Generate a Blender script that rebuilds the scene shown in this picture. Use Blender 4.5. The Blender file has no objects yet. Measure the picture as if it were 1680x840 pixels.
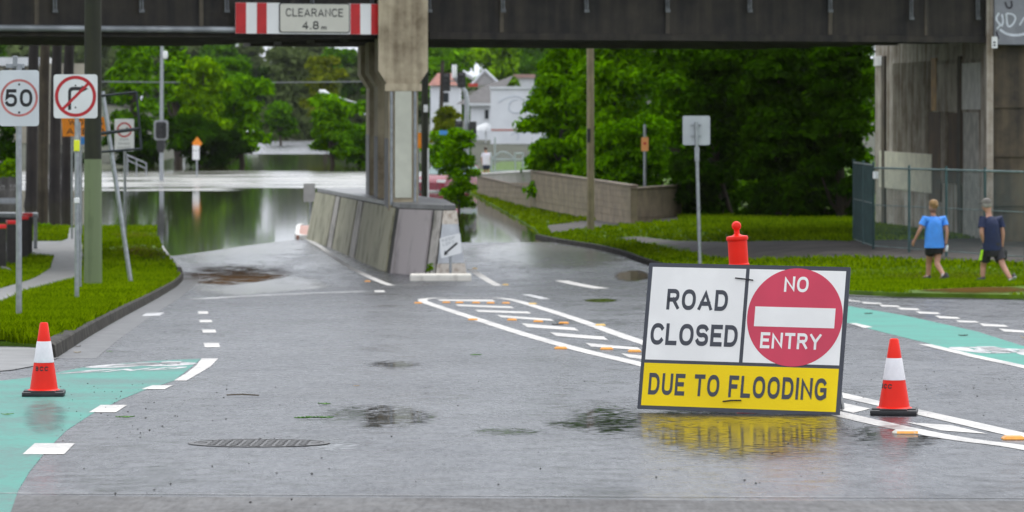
import bpy, bmesh, math, random
import numpy as np
from mathutils import Vector, Matrix, Euler
from mathutils.geometry import delaunay_2d_cdt
R = math.radians
random.seed(7)
scene = bpy.context.scene
COL = scene.collection

# ------------------------------------------------------------------ camera
F, CX, HY, CZ = 6300.0, 840.0, 170.0, 1.1          # focal length in photo pixels, level line, eye height
cam_d = bpy.data.cameras.new('camera')
cam = bpy.data.objects.new('camera', cam_d); COL.objects.link(cam)
cam.location = (0, 0, CZ); cam.rotation_euler = (R(90), 0, 0)
cam_d.sensor_width = 36.0; cam_d.lens = F*36.0/1680.0
cam_d.shift_y = -(420.0-HY)/1680.0
cam_d.clip_start = 0.5; cam_d.clip_end = 4000
cam_d.dof.use_dof = True; cam_d.dof.focus_distance = 22.8; cam_d.dof.aperture_fstop = 7.5
scene.camera = cam

# ------------------------------------------------------------------ sky, sun, exposure
SUN_EL, SUN_ROT = R(62), R(25)
world = bpy.data.worlds.new('World'); scene.world = world; world.use_nodes = True
wn = world.node_tree; wn.nodes.clear()
w_out = wn.nodes.new('ShaderNodeOutputWorld'); w_bg = wn.nodes.new('ShaderNodeBackground')
w_sky = wn.nodes.new('ShaderNodeTexSky'); w_sky.sky_type = 'NISHITA'; w_sky.sun_disc = False
w_sky.sun_elevation = SUN_EL; w_sky.sun_rotation = SUN_ROT
w_sky.air_density = 1.0; w_sky.dust_density = 6.0; w_sky.ozone_density = 1.0
w_hsv = wn.nodes.new('ShaderNodeHueSaturation'); w_hsv.inputs['Saturation'].default_value = 0.16
w_bg.inputs['Strength'].default_value = 0.12
wn.links.new(w_sky.outputs[0], w_hsv.inputs['Color'])
w_tc = wn.nodes.new('ShaderNodeTexCoord'); w_nz = wn.nodes.new('ShaderNodeTexNoise'); w_nz.inputs['Scale'].default_value = 2.2; w_nz.inputs['Detail'].default_value = 6
w_rp = wn.nodes.new('ShaderNodeValToRGB'); w_rp.color_ramp.elements[0].color = (5.0, 5.4, 6.1, 1); w_rp.color_ramp.elements[1].color = (8.5, 8.8, 9.4, 1)
w_rp.color_ramp.elements[0].position = .3; w_rp.color_ramp.elements[1].position = .7
w_mx = wn.nodes.new('ShaderNodeMix'); w_mx.data_type = 'RGBA'; w_mx.inputs[0].default_value = .8          # unbroken rain cloud over the clear sky
wn.links.new(w_tc.outputs['Generated'], w_nz.inputs['Vector']); wn.links.new(w_nz.outputs['Fac'], w_rp.inputs[0])
wn.links.new(w_hsv.outputs[0], w_mx.inputs[6]); wn.links.new(w_rp.outputs[0], w_mx.inputs[7]); wn.links.new(w_mx.outputs[2], w_bg.inputs['Color'])
wn.links.new(w_bg.outputs[0], w_out.inputs['Surface'])
sun_d = bpy.data.lights.new('sun', 'SUN'); sun_d.energy = 0.8; sun_d.angle = R(30); sun_d.color = (1, 0.97, 0.92)
sun = bpy.data.objects.new('sun', sun_d); COL.objects.link(sun)
sun.rotation_euler = (R(90)-SUN_EL, 0, R(180)-SUN_ROT)
sun.location = (0, 0, 60)
vs = scene.view_settings
vs.view_transform = 'Standard'; vs.look = 'None'; vs.gamma = 1.0; vs.use_curve_mapping = False
vs.exposure = 0.82
scene.display_settings.display_device = 'sRGB'

# ------------------------------------------------------------------ materials
def srgb(r, g, b):
    f = lambda c: (c/255/12.92) if c/255 <= 0.04045 else ((c/255+0.055)/1.055)**2.4
    return (f(r), f(g), f(b), 1)
def c4(c): return tuple(c) if len(c) == 4 else (c[0], c[1], c[2], 1)
_mats = {}
def pm(name, base, var=0.18, scale=3.0, rough=0.6, bump=0.0, bscale=60.0, metal=0.0, spec=0.5, stretch=(1, 1, 1), base2=None, thr=(0.4, 0.65), coat=0.0, trans=0.0, detail=5):
    """principled material whose colour wanders between two tones, with optional fine bump"""
    if name in _mats: return _mats[name]
    m = bpy.data.materials.new(name); m.use_nodes = True; nt = m.node_tree; n = nt.nodes; l = nt.links
    b = n['Principled BSDF']; base = c4(base)
    tc = n.new('ShaderNodeTexCoord'); mp = n.new('ShaderNodeMapping'); mp.inputs['Scale'].default_value = stretch
    l.new(tc.outputs['Object'], mp.inputs['Vector'])
    nz = n.new('ShaderNodeTexNoise'); nz.inputs['Scale'].default_value = scale; nz.inputs['Detail'].default_value = detail
    l.new(mp.outputs[0], nz.inputs['Vector'])
    rp = n.new('ShaderNodeValToRGB')
    rp.color_ramp.elements[0].position = thr[0]; rp.color_ramp.elements[1].position = thr[1]
    b2 = c4(base2) if base2 else tuple(min(1, c*(1+var)) for c in base[:3])+(1,)
    b1 = base if base2 else tuple(c*(1-var) for c in base[:3])+(1,)
    rp.color_ramp.elements[0].color = b1; rp.color_ramp.elements[1].color = b2
    l.new(nz.outputs['Fac'], rp.inputs[0]); l.new(rp.outputs[0], b.inputs['Base Color'])
    b.inputs['Roughness'].default_value = rough; b.inputs['Metallic'].default_value = metal
    b.inputs['Specular IOR Level'].default_value = spec; b.inputs['Coat Weight'].default_value = coat
    if trans: b.inputs['Transmission Weight'].default_value = trans
    if bump:
        n2 = n.new('ShaderNodeTexNoise'); n2.inputs['Scale'].default_value = bscale; n2.inputs['Detail'].default_value = 3
        l.new(tc.outputs['Object'], n2.inputs['Vector'])
        bp = n.new('ShaderNodeBump'); bp.inputs['Strength'].default_value = bump; bp.inputs['Distance'].default_value = 0.02
        l.new(n2.outputs['Fac'], bp.inputs['Height']); l.new(bp.outputs[0], b.inputs['Normal'])
    _mats[name] = m; return m

def stained(name, base, stain, sx=6.0, rough=0.8, amount=(0.42, 0.62), base2=None, bump=0.3, run=0.06, mixf=0.5):
    """concrete with vertical run marks and blotches"""
    m = bpy.data.materials.new(name); m.use_nodes = True; nt = m.node_tree; n = nt.nodes; l = nt.links
    b = n['Principled BSDF']; b.inputs['Roughness'].default_value = rough
    tc = n.new('ShaderNodeTexCoord')
    mp = n.new('ShaderNodeMapping'); mp.inputs['Scale'].default_value = (1, 1, run); l.new(tc.outputs['Object'], mp.inputs[0])
    n1 = n.new('ShaderNodeTexNoise'); n1.inputs['Scale'].default_value = sx; n1.inputs['Detail'].default_value = 6; l.new(mp.outputs[0], n1.inputs['Vector'])
    n2 = n.new('ShaderNodeTexNoise'); n2.inputs['Scale'].default_value = 1.3; n2.inputs['Detail'].default_value = 8; n2.inputs['Roughness'].default_value = 0.65; l.new(tc.outputs['Object'], n2.inputs['Vector'])
    ad = n.new('ShaderNodeMix'); ad.data_type = 'FLOAT'; ad.inputs[0].default_value = mixf
    l.new(n1.outputs['Fac'], ad.inputs[2]); l.new(n2.outputs['Fac'], ad.inputs[3])
    rp = n.new('ShaderNodeValToRGB'); rp.color_ramp.elements[0].position = amount[0]; rp.color_ramp.elements[1].position = amount[1]
    rp.color_ramp.elements[0].color = c4(stain); rp.color_ramp.elements[1].color = c4(base)
    e = rp.color_ramp.elements.new((amount[0]*0.45+amount[1]*0.55)); e.color = c4(base2) if base2 else tuple((a*0.45+c*0.55) for a, c in zip(c4(stain), c4(base)))
    l.new(ad.outputs[0], rp.inputs[0]); l.new(rp.outputs[0], b.inputs['Base Color'])
    bp = n.new('ShaderNodeBump'); bp.inputs['Strength'].default_value = bump; bp.inputs['Distance'].default_value = 0.03
    l.new(n2.outputs['Fac'], bp.inputs['Height']); l.new(bp.outputs[0], b.inputs['Normal'])
    _mats[name] = m; return m

def leafmat(name, dark, light, rough=0.5, trans=0.25, scale=0.7):
    """leaf colour differs per leaf and per clump"""
    if name in _mats: return _mats[name]
    m = bpy.data.materials.new(name); m.use_nodes = True; nt = m.node_tree; n = nt.nodes; l = nt.links
    b = n['Principled BSDF']; b.inputs['Roughness'].default_value = rough; b.inputs['Specular IOR Level'].default_value = 0.0
    tc = n.new('ShaderNodeTexCoord'); nz = n.new('ShaderNodeTexNoise'); nz.inputs['Scale'].default_value = scale; nz.inputs['Detail'].default_value = 3
    l.new(tc.outputs['Object'], nz.inputs['Vector'])
    gm = n.new('ShaderNodeNewGeometry')
    mx = n.new('ShaderNodeMix'); mx.data_type = 'FLOAT'; mx.inputs[0].default_value = 0.45
    l.new(nz.outputs['Fac'], mx.inputs[2]); l.new(gm.outputs['Random Per Island'], mx.inputs[3])
    rp = n.new('ShaderNodeValToRGB'); rp.color_ramp.elements[0].position = 0.3; rp.color_ramp.elements[1].position = 0.75
    rp.color_ramp.elements[0].color = c4(dark); rp.color_ramp.elements[1].color = c4(light)
    l.new(mx.outputs[0], rp.inputs[0]); l.new(rp.outputs[0], b.inputs['Base Color'])
    tr = n.new('ShaderNodeBsdfTranslucent'); l.new(rp.outputs[0], tr.inputs['Color'])
    ms = n.new('ShaderNodeMixShader'); ms.inputs[0].default_value = trans
    l.new(b.outputs[0], ms.inputs[1]); l.new(tr.outputs[0], ms.inputs[2]); l.new(ms.outputs[0], n['Material Output'].inputs['Surface'])
    _mats[name] = m; return m

# ------------------------------------------------------------------ mesh helpers
def tag(o, label=None, cat=None, group=None, kind=None):
    if label: o['label'] = label
    if cat: o['category'] = cat
    if group: o['group'] = group
    if kind: o['kind'] = kind
    return o
def empty(name, loc, label=None, cat=None, group=None, rz=0.0):
    o = bpy.data.objects.new(name, None); COL.objects.link(o); o.location = loc; o.rotation_euler.z = rz
    o.empty_display_size = 0.2
    return tag(o, label, cat, group)
def root_loc(p):
    v = Vector(p.location)
    while p.parent: p = p.parent; v = v+Vector(p.location)
    return v
class MB:
    def __init__(s): s.v = []; s.f = []; s.mi = []; s.cur = 0
    def add(s, vs_, fs):
        k = len(s.v); s.v += [tuple(v) for v in vs_]; s.f += [tuple(i+k for i in f) for f in fs]; s.mi += [s.cur]*len(fs); return s
    def box(s, c, size, rot=None, bev=0.0, M=None):
        bm = bmesh.new(); bmesh.ops.create_cube(bm, size=1.0)
        for v in bm.verts: v.co = Vector((v.co.x*size[0], v.co.y*size[1], v.co.z*size[2]))
        if bev: bmesh.ops.bevel(bm, geom=bm.edges[:], offset=bev, segments=2, affect='EDGES', profile=0.6)
        mt = M if M is not None else (Matrix.Translation(Vector(c)) @ (Euler(rot).to_matrix().to_4x4() if rot else Matrix()))
        bm.verts.index_update()
        s.add([mt @ v.co for v in bm.verts], [[v.index for v in f.verts] for f in bm.faces]); bm.free(); return s
    def tube(s, pts, rad, n=8, cap=True):
        pts = [Vector(p) for p in pts]; rad = rad if hasattr(rad, '__len__') else [rad]*len(pts)
        t0 = (pts[1]-pts[0]).normalized(); a = t0.orthogonal().normalized(); vs_ = []
        for i, p in enumerate(pts):
            t = ((pts[min(i+1, len(pts)-1)]-pts[max(i-1, 0)])).normalized()
            a = (a-t*a.dot(t)).normalized(); b = t.cross(a)
            for k in range(n):
                w = 2*math.pi*k/n; vs_.append(p+(a*math.cos(w)+b*math.sin(w))*rad[i])
        fs = [(i*n+k, i*n+(k+1) % n, (i+1)*n+(k+1) % n, (i+1)*n+k) for i in range(len(pts)-1) for k in range(n)]
        if cap: fs += [tuple(range(n))[::-1], tuple((len(pts)-1)*n+k for k in range(n))]
        return s.add(vs_, fs)
    def lathe(s, prof, c=(0, 0, 0), n=24, M=None):
        c = Vector(c); vs_ = []
        for r, z in prof:
            for k in range(n):
                w = 2*math.pi*k/n; p = Vector((r*math.cos(w), r*math.sin(w), z)); vs_.append((M @ p if M else p)+c)
        fs = [(i*n+k, i*n+(k+1) % n, (i+1)*n+(k+1) % n, (i+1)*n+k) for i in range(len(prof)-1) for k in range(n)]
        fs += [tuple(range(n))[::-1], tuple((len(prof)-1)*n+k for k in range(n))]
        return s.add(vs_, fs)
    def loft(s, rings, cap=True):
        n = len(rings[0]); vs_ = [p for r in rings for p in r]
        fs = [(i*n+k, i*n+(k+1) % n, (i+1)*n+(k+1) % n, (i+1)*n+k) for i in range(len(rings)-1) for k in range(n)]
        if cap: fs += [tuple(range(n))[::-1], tuple((len(rings)-1)*n+k for k in range(n))]
        return s.add(vs_, fs)
    def plate(s, o, u, v, poly, th=0.003):
        """flat plate: polygon in (u, v) metres from o, thickness along u x v"""
        o, u, v = Vector(o), Vector(u), Vector(v); nn = u.cross(v).normalized(); n = len(poly)
        a = [o+u*p[0]+v*p[1]+nn*th for p in poly]; b = [o+u*p[0]+v*p[1] for p in poly]
        return s.add(a+b, [tuple(range(n)), tuple(range(n, 2*n))[::-1]]+[(i, n+i, n+(i+1) % n, (i+1) % n) for i in range(n)])
    def ring(s, o, u, v, c, r0, r1, th=0.002, n=48):
        o, u, v = Vector(o), Vector(u), Vector(v); nn = u.cross(v).normalized(); vs_ = []
        for h in (0, th):
            for r in (r0, r1):
                for k in range(n):
                    w = 2*math.pi*k/n; vs_.append(o+u*(c[0]+r*math.cos(w))+v*(c[1]+r*math.sin(w))+nn*h)
        fs = []
        for k in range(n):
            j = (k+1) % n
            fs += [(2*n+k, 3*n+k, 3*n+j, 2*n+j), (n+k, n+j, 3*n+j, 3*n+k), (k, 2*n+k, 2*n+j, j), (k, j, n+j, n+k)]
        return s.add(vs_, fs)
    def disc(s, o, u, v, c, r, th=0.002, n=48):
        return s.plate(o, u, v, [(c[0]+r*math.cos(2*math.pi*k/n), c[1]+r*math.sin(2*math.pi*k/n)) for k in range(n)], th)
    def build(s, name, mat, parent=None, origin=None, smooth=False):
        me = bpy.data.meshes.new(name)
        off = root_loc(parent) if parent else (Vector(origin) if origin is not None else Vector())
        me.from_pydata([tuple(Vector(v)-off) for v in s.v], [], s.f)
        for mm in (mat if isinstance(mat, (list, tuple)) else [mat]): me.materials.append(mm)
        if isinstance(mat, (list, tuple)): me.polygons.foreach_set('material_index', s.mi)
        bm = bmesh.new(); bm.from_mesh(me); bmesh.ops.recalc_face_normals(bm, faces=bm.faces[:]); bm.to_mesh(me); bm.free()
        if smooth:
            me.polygons.foreach_set('use_smooth', [True]*len(me.polygons))
            try: me.set_sharp_from_angle(angle=R(38))
            except Exception: pass
        me.update()
        o = bpy.data.objects.new(name, me); COL.objects.link(o)
        if parent: o.parent = parent
        elif origin is not None: o.location = origin
        return o
def rrect(x0, y0, x1, y1, r, n=5):
    p = []
    for cx, cy, a in ((x1-r, y0+r, -90), (x1-r, y1-r, 0), (x0+r, y1-r, 90), (x0+r, y0+r, 180)):
        for k in range(n+1):
            w = R(a+90*k/n); p.append((cx+r*math.cos(w), cy+r*math.sin(w)))
    return p
def copy_tree(o, parent=None):
    c = o.copy(); COL.objects.link(c); c.parent = parent
    for ch in list(o.children): copy_tree(ch, c)
    return c
def arc(cx, cy, rx, ry, a0, a1, n=14, e=2.35):
    out = []
    for k in range(n+1):
        w = R(a0+(a1-a0)*k/n); c, q = math.cos(w), math.sin(w)
        out.append((cx+rx*math.copysign(abs(c)**(2/e), c), cy+ry*math.copysign(abs(q)**(2/e), q)))
    return out
def glyph(ch):
    """road-sign capitals as pen strokes in a box one unit high: (width, strokes)"""
    g = {
     'O': (.74, [arc(.37, .5, .37, .5, 0, 360, 36)]), '0': (.62, [arc(.31, .5, .31, .5, 0, 360, 36)]),
     'C': (.66, [arc(.36, .5, .36, .5, 42, 318, 30)]), 'G': (.70, [arc(.36, .5, .36, .5, 42, 300, 30)+[(.70, .12), (.70, .46), (.42, .46)]]),
     'R': (.64, [[(0, 0), (0, 1), (.36, 1)]+arc(.36, .74, .26, .26, 90, -90, 12)+[(0, .48)], [(.34, .48), (.64, 0)]]),
     'P': (.60, [[(0, 0), (0, 1), (.34, 1)]+arc(.34, .72, .26, .28, 90, -90, 12)+[(0, .44)]]),
     'B': (.62, [[(0, 0), (0, 1), (.34, 1)]+arc(.34, .76, .24, .24, 90, -90, 12)+[(0, .52)], [(.34, .52)]+arc(.34, .26, .28, .26, 90, -90, 12)+[(0, 0)]]),
     'A': (.76, [[(0, 0), (.38, 1), (.76, 0)], [(.13, .28), (.63, .28)]]), 'D': (.66, [[(0, 0), (0, 1), (.28, 1)]+arc(.28, .5, .38, .5, 90, -90, 20)+[(0, 0)]]),
     'L': (.54, [[(0, 1), (0, 0), (.54, 0)]]), 'E': (.56, [[(.56, 1), (0, 1), (0, 0), (.56, 0)], [(0, .52), (.48, .52)]]), 'F': (.55, [[(.55, 1), (0, 1), (0, 0)], [(0, .50), (.46, .50)]]),
     'S': (.62, [arc(.31, .745, .30, .255, 25, 180, 12)+arc(.31, .745, .30, .255, 180, 262, 6)[1:]+arc(.31, .26, .31, .26, 82, 0, 8)+arc(.31, .26, .31, .26, 0, -158, 12)[1:]]),
     'N': (.66, [[(0, 0), (0, 1), (.66, 0), (.66, 1)]]), 'T': (.62, [[(0, 1), (.62, 1)], [(.31, 1), (.31, 0)]]), 'Y': (.70, [[(0, 1), (.35, .46), (.70, 1)], [(.35, .46), (.35, 0)]]),
     'U': (.64, [[(0, 1), (0, .34)]+arc(.32, .34, .32, .34, 180, 360, 16)[1:]+[(.64, 1)]]), 'I': (.0, [[(0, 0), (0, 1)]]), 'K': (.64, [[(0, 0), (0, 1)], [(.60, 1), (.02, .40)], [(.22, .60), (.64, 0)]]),
     'H': (.64, [[(0, 0), (0, 1)], [(.64, 0), (.64, 1)], [(0, .52), (.64, .52)]]), 'W': (.98, [[(0, 1), (.24, 0), (.49, .85), (.74, 0), (.98, 1)]]),
     '4': (.62, [[(.62, .27), (0, .27), (.43, 1), (.43, 0)]]), '5': (.58, [[(.54, 1), (.08, 1), (.03, .54)]+arc(.28, .33, .30, .33, 118, -150, 22)]),
     '8': (.60, [arc(.30, .755, .25, .245, 0, 360, 26), arc(.30, .26, .30, .26, 0, 360, 26)]), '.': (.02, [[(0, 0), (.02, 0)]]), 'm': (.9, [[(0, 0), (0, .62)], [(0, .40)]+arc(.22, .38, .22, .24, 160, 0, 8)+[(.44, 0)], [(.44, .40)]+arc(.67, .38, .22, .24, 160, 0, 8)+[(.9, 0)]])}
    return g[ch]
def text_geo(txt, weight=.155, spacing=1.0):
    """flat lettering in a unit box, drawn with a pen of the given weight (share of the height)"""
    wt = weight; hw = wt/2; x = 0.0; V_, F_ = [], []; lay = 0
    for ch in txt:
        if ch == ' ': x += .48*spacing; continue
        gw, strokes = glyph(ch)
        for st in strokes:
            p = []
            for a, b in st:
                q = Vector((x+hw+a, hw+b*(1-wt)))
                if not p or (q-p[-1]).length > 1e-4: p.append(q)
            closed = (p[0]-p[-1]).length < 1e-3
            if closed: p = p[:-1]
            n = len(p); k = len(V_); lay += 1
            def dirn(i, j): return (p[j % n]-p[i % n]).normalized()
            for i in range(n):
                if closed or 0 < i < n-1: t0, t1 = dirn(i-1, i), dirn(i, i+1)
                elif i == 0: t0 = t1 = dirn(0, 1)
                else: t0 = t1 = dirn(n-2, n-1)
                t = (t0+t1).normalized(); c = max(.42, t.dot(t1)); nn = Vector((-t.y, t.x))*(hw/c)
                q = p[i]
                if not closed and i in (0, n-1): q = q+(t*hw if i else -t*hw)
                for sg in (1, -1): z = q+nn*sg; V_.append((z.x, z.y, lay*.0004))
            m = n if closed else n-1
            F_ += [(k+2*i, k+2*((i+1) % n), k+2*((i+1) % n)+1, k+2*i+1) for i in range(m)]
        x += gw+wt+.17*spacing
    v = np.array(V_); v[:, 0] -= v[:, 0].min(); v[:, 0] /= v[:, 0].max(); v[:, 1] = np.clip(v[:, 1], 0, 1)
    return v, F_
def lettering(txt, o, u, v, x0, y0, w, h, mat, parent, weight=0.155, lift=0.002, spacing=1.0, mapper=None, name='lettering'):
    g, f = text_geo(txt, weight, spacing); nn = Vector(u).cross(Vector(v)).normalized()
    mb = MB()
    if mapper: mb.add([mapper(x0+p[0]*w, y0+p[1]*h) for p in g], f)
    else: mb.add([Vector(o)+Vector(u)*(x0+p[0]*w)+Vector(v)*(y0+p[1]*h)+nn*(lift+p[2]*.3) for p in g], f)
    return mb.build(name, mat, parent)

# ------------------------------------------------------------------ lie of the land
def sstep(x, a, b):
    t = min(1, max(0, (x-a)/(b-a))); return t*t*(3-2*t)
def lerp_tab(x, tab):
    if x <= tab[0][0]: return tab[0][1]
    for (a, p), (b, q) in zip(tab, tab[1:]):
        if x <= b: return p+(q-p)*(x-a)/(b-a)
    return tab[-1][1]
_prof = []
_z = 0.0
for i in range(0, 4000):                                # slope of the main road along Y, integrated every half metre
    y = i*0.5
    _prof.append(_z)
    _z += 0.5*lerp_tab(y+0.25, [(0, -.0328), (72, -.0328), (88, -.009), (125, -.009), (140, -.013), (165, -.004), (200, 0), (245, .001), (258, .012), (275, .010), (290, .001), (420, .0004), (1200, .0), (2000, 0)])
def r(Y):
    Y = min(max(Y, 0), 1998); i = int(Y*2); t = Y*2-i
    return _prof[i]*(1-t)+_prof[i+1]*t if Y < 1999 else _prof[-1]
WATER = -2.9
def rz(X, Y):
    return r(Y)+sstep(Y, 86, 104)*lerp_tab(X, [(-11, -.20), (-7, -.0), (-5.2, .07), (-2.5, 0)])
def P(px, py, Y): return Vector(((px-CX)*Y/F, Y, CZ-(py-HY)*Y/F))
def G(px, py, surf=None, dz=0.0, y0=12.0, y1=700.0):
    """where the sight line of a photo pixel meets a surface"""
    s = surf or rz
    Y = y0
    while Y < y1:
        p = P(px, py, Y)
        if p.z <= s(p.x, Y)+dz: break
        Y += 0.25
    a, b = Y-0.25, Y
    for _ in range(18):
        m = (a+b)/2; p = P(px, py, m)
        if p.z <= s(p.x, m)+dz: b = m
        else: a = m
    return P(px, py, (a+b)/2)

KL_PX = [(-60, 611), (20, 604), (64, 597), (92, 588), (150, 550), (208, 517), (255, 492), (290, 470), (302, 458), (299, 447), (283, 428), (272, 408), (262, 388)]
def z_flat(X, Y): return r(Y)
KL = [G(x, y, z_flat) for x, y in KL_PX]
KL = [Vector((p.x, p.y, 0)) for p in KL] + [Vector((-12.2, 135, 0)), Vector((-15.5, 165, 0))]
KR_PX = [(886, 391), (930, 400), (985, 408), (1030, 419), (1062, 432)]
KR = [Vector((G(x, y, z_flat).x, G(x, y, z_flat).y, 0)) for x, y in KR_PX] + [Vector((3.9, 84, 0)), Vector((4.6, 74, 0)), Vector((5.35, 65.5, 0)), Vector((6.2, 62, 0)), Vector((7.8, 60.3, 0)), Vector((12, 59, 0)), Vector((40, 57, 0))]
SH = [Vector((p.x, p.y, 0)) for p in (G(x, y, lambda a, b: WATER) for x, y in ((770, 317), (786, 324), (796, 330), (850, 360), (878, 377)))]
def pdist(X, Y, path):
    q = Vector((X, Y, 0)); best = 1e9
    for a, b in zip(path, path[1:]):
        d = b-a; t = max(0, min(1, (q-a).dot(d)/d.length_squared)); best = min(best, (q-a-d*t).length)
    return best
def landL(X, Y): return r(Y)+lerp_tab(Y, [(35.9, .015), (37.4, .125)])
def landR(X, Y):
    o = lerp_tab(Y, [(56, .05), (78, .06), (87, .33), (95, .45), (110, .5), (140, .62), (170, .8), (260, 1.0)])
    d = pdist(X, Y, KR); k = .06
    if Y > 96:
        d2 = pdist(X, Y, SH+[KR[0]]); k = k if d < d2 else max(.06, WATER-r(Y)+.01); d = min(d, d2)
    return r(Y)+k+(max(o, k)-k)*sstep(d, 0.1, 5.0)
def inpoly(x, y, poly):
    c = False; j = len(poly)-1
    for i in range(len(poly)):
        a, b = poly[i], poly[j]
        if (a[1] > y) != (b[1] > y) and x < (b[0]-a[0])*(y-a[1])/(b[1]-a[1])+a[0]: c = not c
        j = i
    return c
def resample(path, step, closed=False):
    pts = [Vector((p[0], p[1])) for p in path]; out = []
    n = len(pts); m = n if closed else n-1
    for i in range(m):
        a, b = pts[i], pts[(i+1) % n]; k = max(1, int(math.ceil((b-a).length/step)))
        out += [a+(b-a)*j/k for j in range(k)]
    if not closed: out.append(pts[-1])
    return out
def smooth_path(path, it=2):
    p = [Vector((q[0], q[1])) for q in path]
    for _ in range(it):
        o = [p[0]]
        for a, b in zip(p, p[1:]): o += [a*.75+b*.25, a*.25+b*.75]
        o.append(p[-1]); p = o
    return p
SOFT_EDGED = set()
def sheet(name, poly, surf, dz, mat, step=1.0, grid=1.5, parent=None, kind='structure', skirt=0.0):
    """one surface draped on the land inside a world polygon"""
    bd = resample(poly, step, True); n = len(bd)
    xs = [p.x for p in bd]; ys = [p.y for p in bd]
    pts = list(bd)
    y = math.floor(min(ys)/grid)*grid
    while y < max(ys):
        x = math.floor(min(xs)/grid)*grid
        while x < max(xs):
            if inpoly(x, y, bd): pts.append(Vector((x, y)))
            x += grid
        y += grid
    ed = [(i, (i+1) % n) for i in range(n)]
    co, _, fs, *_r = delaunay_2d_cdt(pts, ed, [], 1, 1e-5)
    mb = MB(); mb.add([(p.x, p.y, surf(p.x, p.y)+dz) for p in co], fs)
    if skirt:
        k = len(mb.v)
        mb.add([(p.x, p.y, surf(p.x, p.y)+dz) for p in bd]+[(p.x, p.y, surf(p.x, p.y)+dz-skirt) for p in bd], [(i, (i+1) % n, n+(i+1) % n, n+i) for i in range(n)])
    c = Vector((sum(xs)/n, sum(ys)/n, 0)); c.z = surf(c.x, c.y)
    me_o = mb.build(name, mat, parent, None if parent else c)
    me = me_o.data
    for p in me.polygons:
        if abs(p.normal.z) > 0.3 and p.normal.z < 0: p.flip()
    if mat.name in SOFT_EDGED:                              # (u, v) across the patch, for its ragged outline
        q = [(v.co.x+me_o.location.x, v.co.y+me_o.location.y) for v in me.vertices]; uu = [a/b for a, b in q]; vv = [math.log(b) for a, b in q]
        ly = me.uv_layers.new(name='patch')
        for lp in me.loops: i = lp.vertex_index; ly.data[lp.index].uv = ((uu[i]-min(uu))/(max(uu)-min(uu)), (vv[i]-min(vv))/(max(vv)-min(vv)))
    if not parent and kind: me_o['kind'] = kind
    return me_o
def px_poly(pts, surf=None): return [G(x, y, surf) for x, y in pts]
def strip(path, w0, w1=None):
    """polygon of a painted strip along a world path"""
    p = [Vector((q[0], q[1])) for q in path]; L = []; Rr = []
    for i, q in enumerate(p):
        t = (p[min(i+1, len(p)-1)]-p[max(i-1, 0)]).normalized(); nn = Vector((-t.y, t.x)); w = w0+(0 if w1 is None else (w1-w0)*i/(len(p)-1))
        L.append(q+nn*w/2); Rr.append(q-nn*w/2)
    return L+Rr[::-1]
# ------------------------------------------------------------------ setting materials
def asphalt(name, base, wet=0.35, fine=170.0):
    m = bpy.data.materials.new(name); m.use_nodes = True; nt = m.node_tree; n = nt.nodes; l = nt.links
    b = n['Principled BSDF']; tc = n.new('ShaderNodeTexCoord'); O = tc.outputs['Object']
    def noise(sc, det=4, stretch=None, dim=0.5):
        z = n.new('ShaderNodeTexNoise'); z.inputs['Scale'].default_value = sc; z.inputs['Detail'].default_value = det; z.inputs['Roughness'].default_value = dim
        if stretch:
            mp = n.new('ShaderNodeMapping'); mp.inputs['Scale'].default_value = stretch; l.new(O, mp.inputs[0]); l.new(mp.outputs[0], z.inputs['Vector'])
        else: l.new(O, z.inputs['Vector'])
        return z.outputs['Fac']
    def ramp(f, p0, p1, a, c):
        q = n.new('ShaderNodeMapRange'); q.inputs['From Min'].default_value = p0; q.inputs['From Max'].default_value = p1
        q.inputs['To Min'].default_value = a; q.inputs['To Max'].default_value = c; l.new(f, q.inputs['Value']); return q.outputs[0]
    def math_(op, a, c):
        q = n.new('ShaderNodeMath'); q.operation = op
        for i, x in enumerate((a, c)):
            if isinstance(x, (int, float)): q.inputs[i].default_value = x
            else: l.new(x, q.inputs[i])
        return q.outputs[0]
    big = noise(0.45, 6, (1, 0.5, 1), 0.6); mid = noise(6, 5); agg = noise(fine, 2)
    tone = math_('MULTIPLY', ramp(big, .3, .7, .75, 1.25), math_('MULTIPLY', ramp(mid, .3, .7, .72, 1.28), ramp(agg, .25, .75, .4, 1.6)))
    vm = n.new('ShaderNodeMix'); vm.data_type = 'RGBA'; vm.blend_type = 'MULTIPLY'; vm.inputs[0].default_value = 1.0
    vm.inputs[6].default_value = c4(base); l.new(tone, vm.inputs[7]); l.new(vm.outputs[2], b.inputs['Base Color'])
    film = ramp(noise(1.1, 6, (1, 0.35, 1), 0.62), .46, .68, 0, 1)      # thin sheets of standing rain
    l.new(math_('ADD', math_('MULTIPLY', film, -0.10), math_('ADD', wet, math_('MULTIPLY', ramp(mid, .3, .7, -1, 1), 0.10))), b.inputs['Roughness'])
    g1 = noise(46, 3, (1, .09, 1)); g2 = noise(16, 4, (1, .25, 1)); g3 = noise(.9, 7, (1, .4, 1), .68)
    glint = math_('MULTIPLY', ramp(g1, .3, .7, .45, 1.55), math_('MULTIPLY', ramp(g2, .3, .7, .62, 1.38), ramp(g3, .32, .68, .45, 1.5)))
    l.new(math_('MULTIPLY', glint, .62), b.inputs['Specular IOR Level']); b.inputs['IOR'].default_value = 1.36
    bp = n.new('ShaderNodeBump'); bp.inputs['Strength'].default_value = 0.6; bp.inputs['Distance'].default_value = 0.005
    hh = math_('MULTIPLY', agg, ramp(film, 0, 1, 1.0, .45)); l.new(hh, bp.inputs['Height']); l.new(bp.outputs[0], b.inputs['Normal'])
    _mats[name] = m; return m
ASPH = asphalt('wet_asphalt', (.060, .063, .071), 0.29)
ASPH2 = asphalt('coarse_asphalt', (.060, .057, .055), 0.55, 70)
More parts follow.
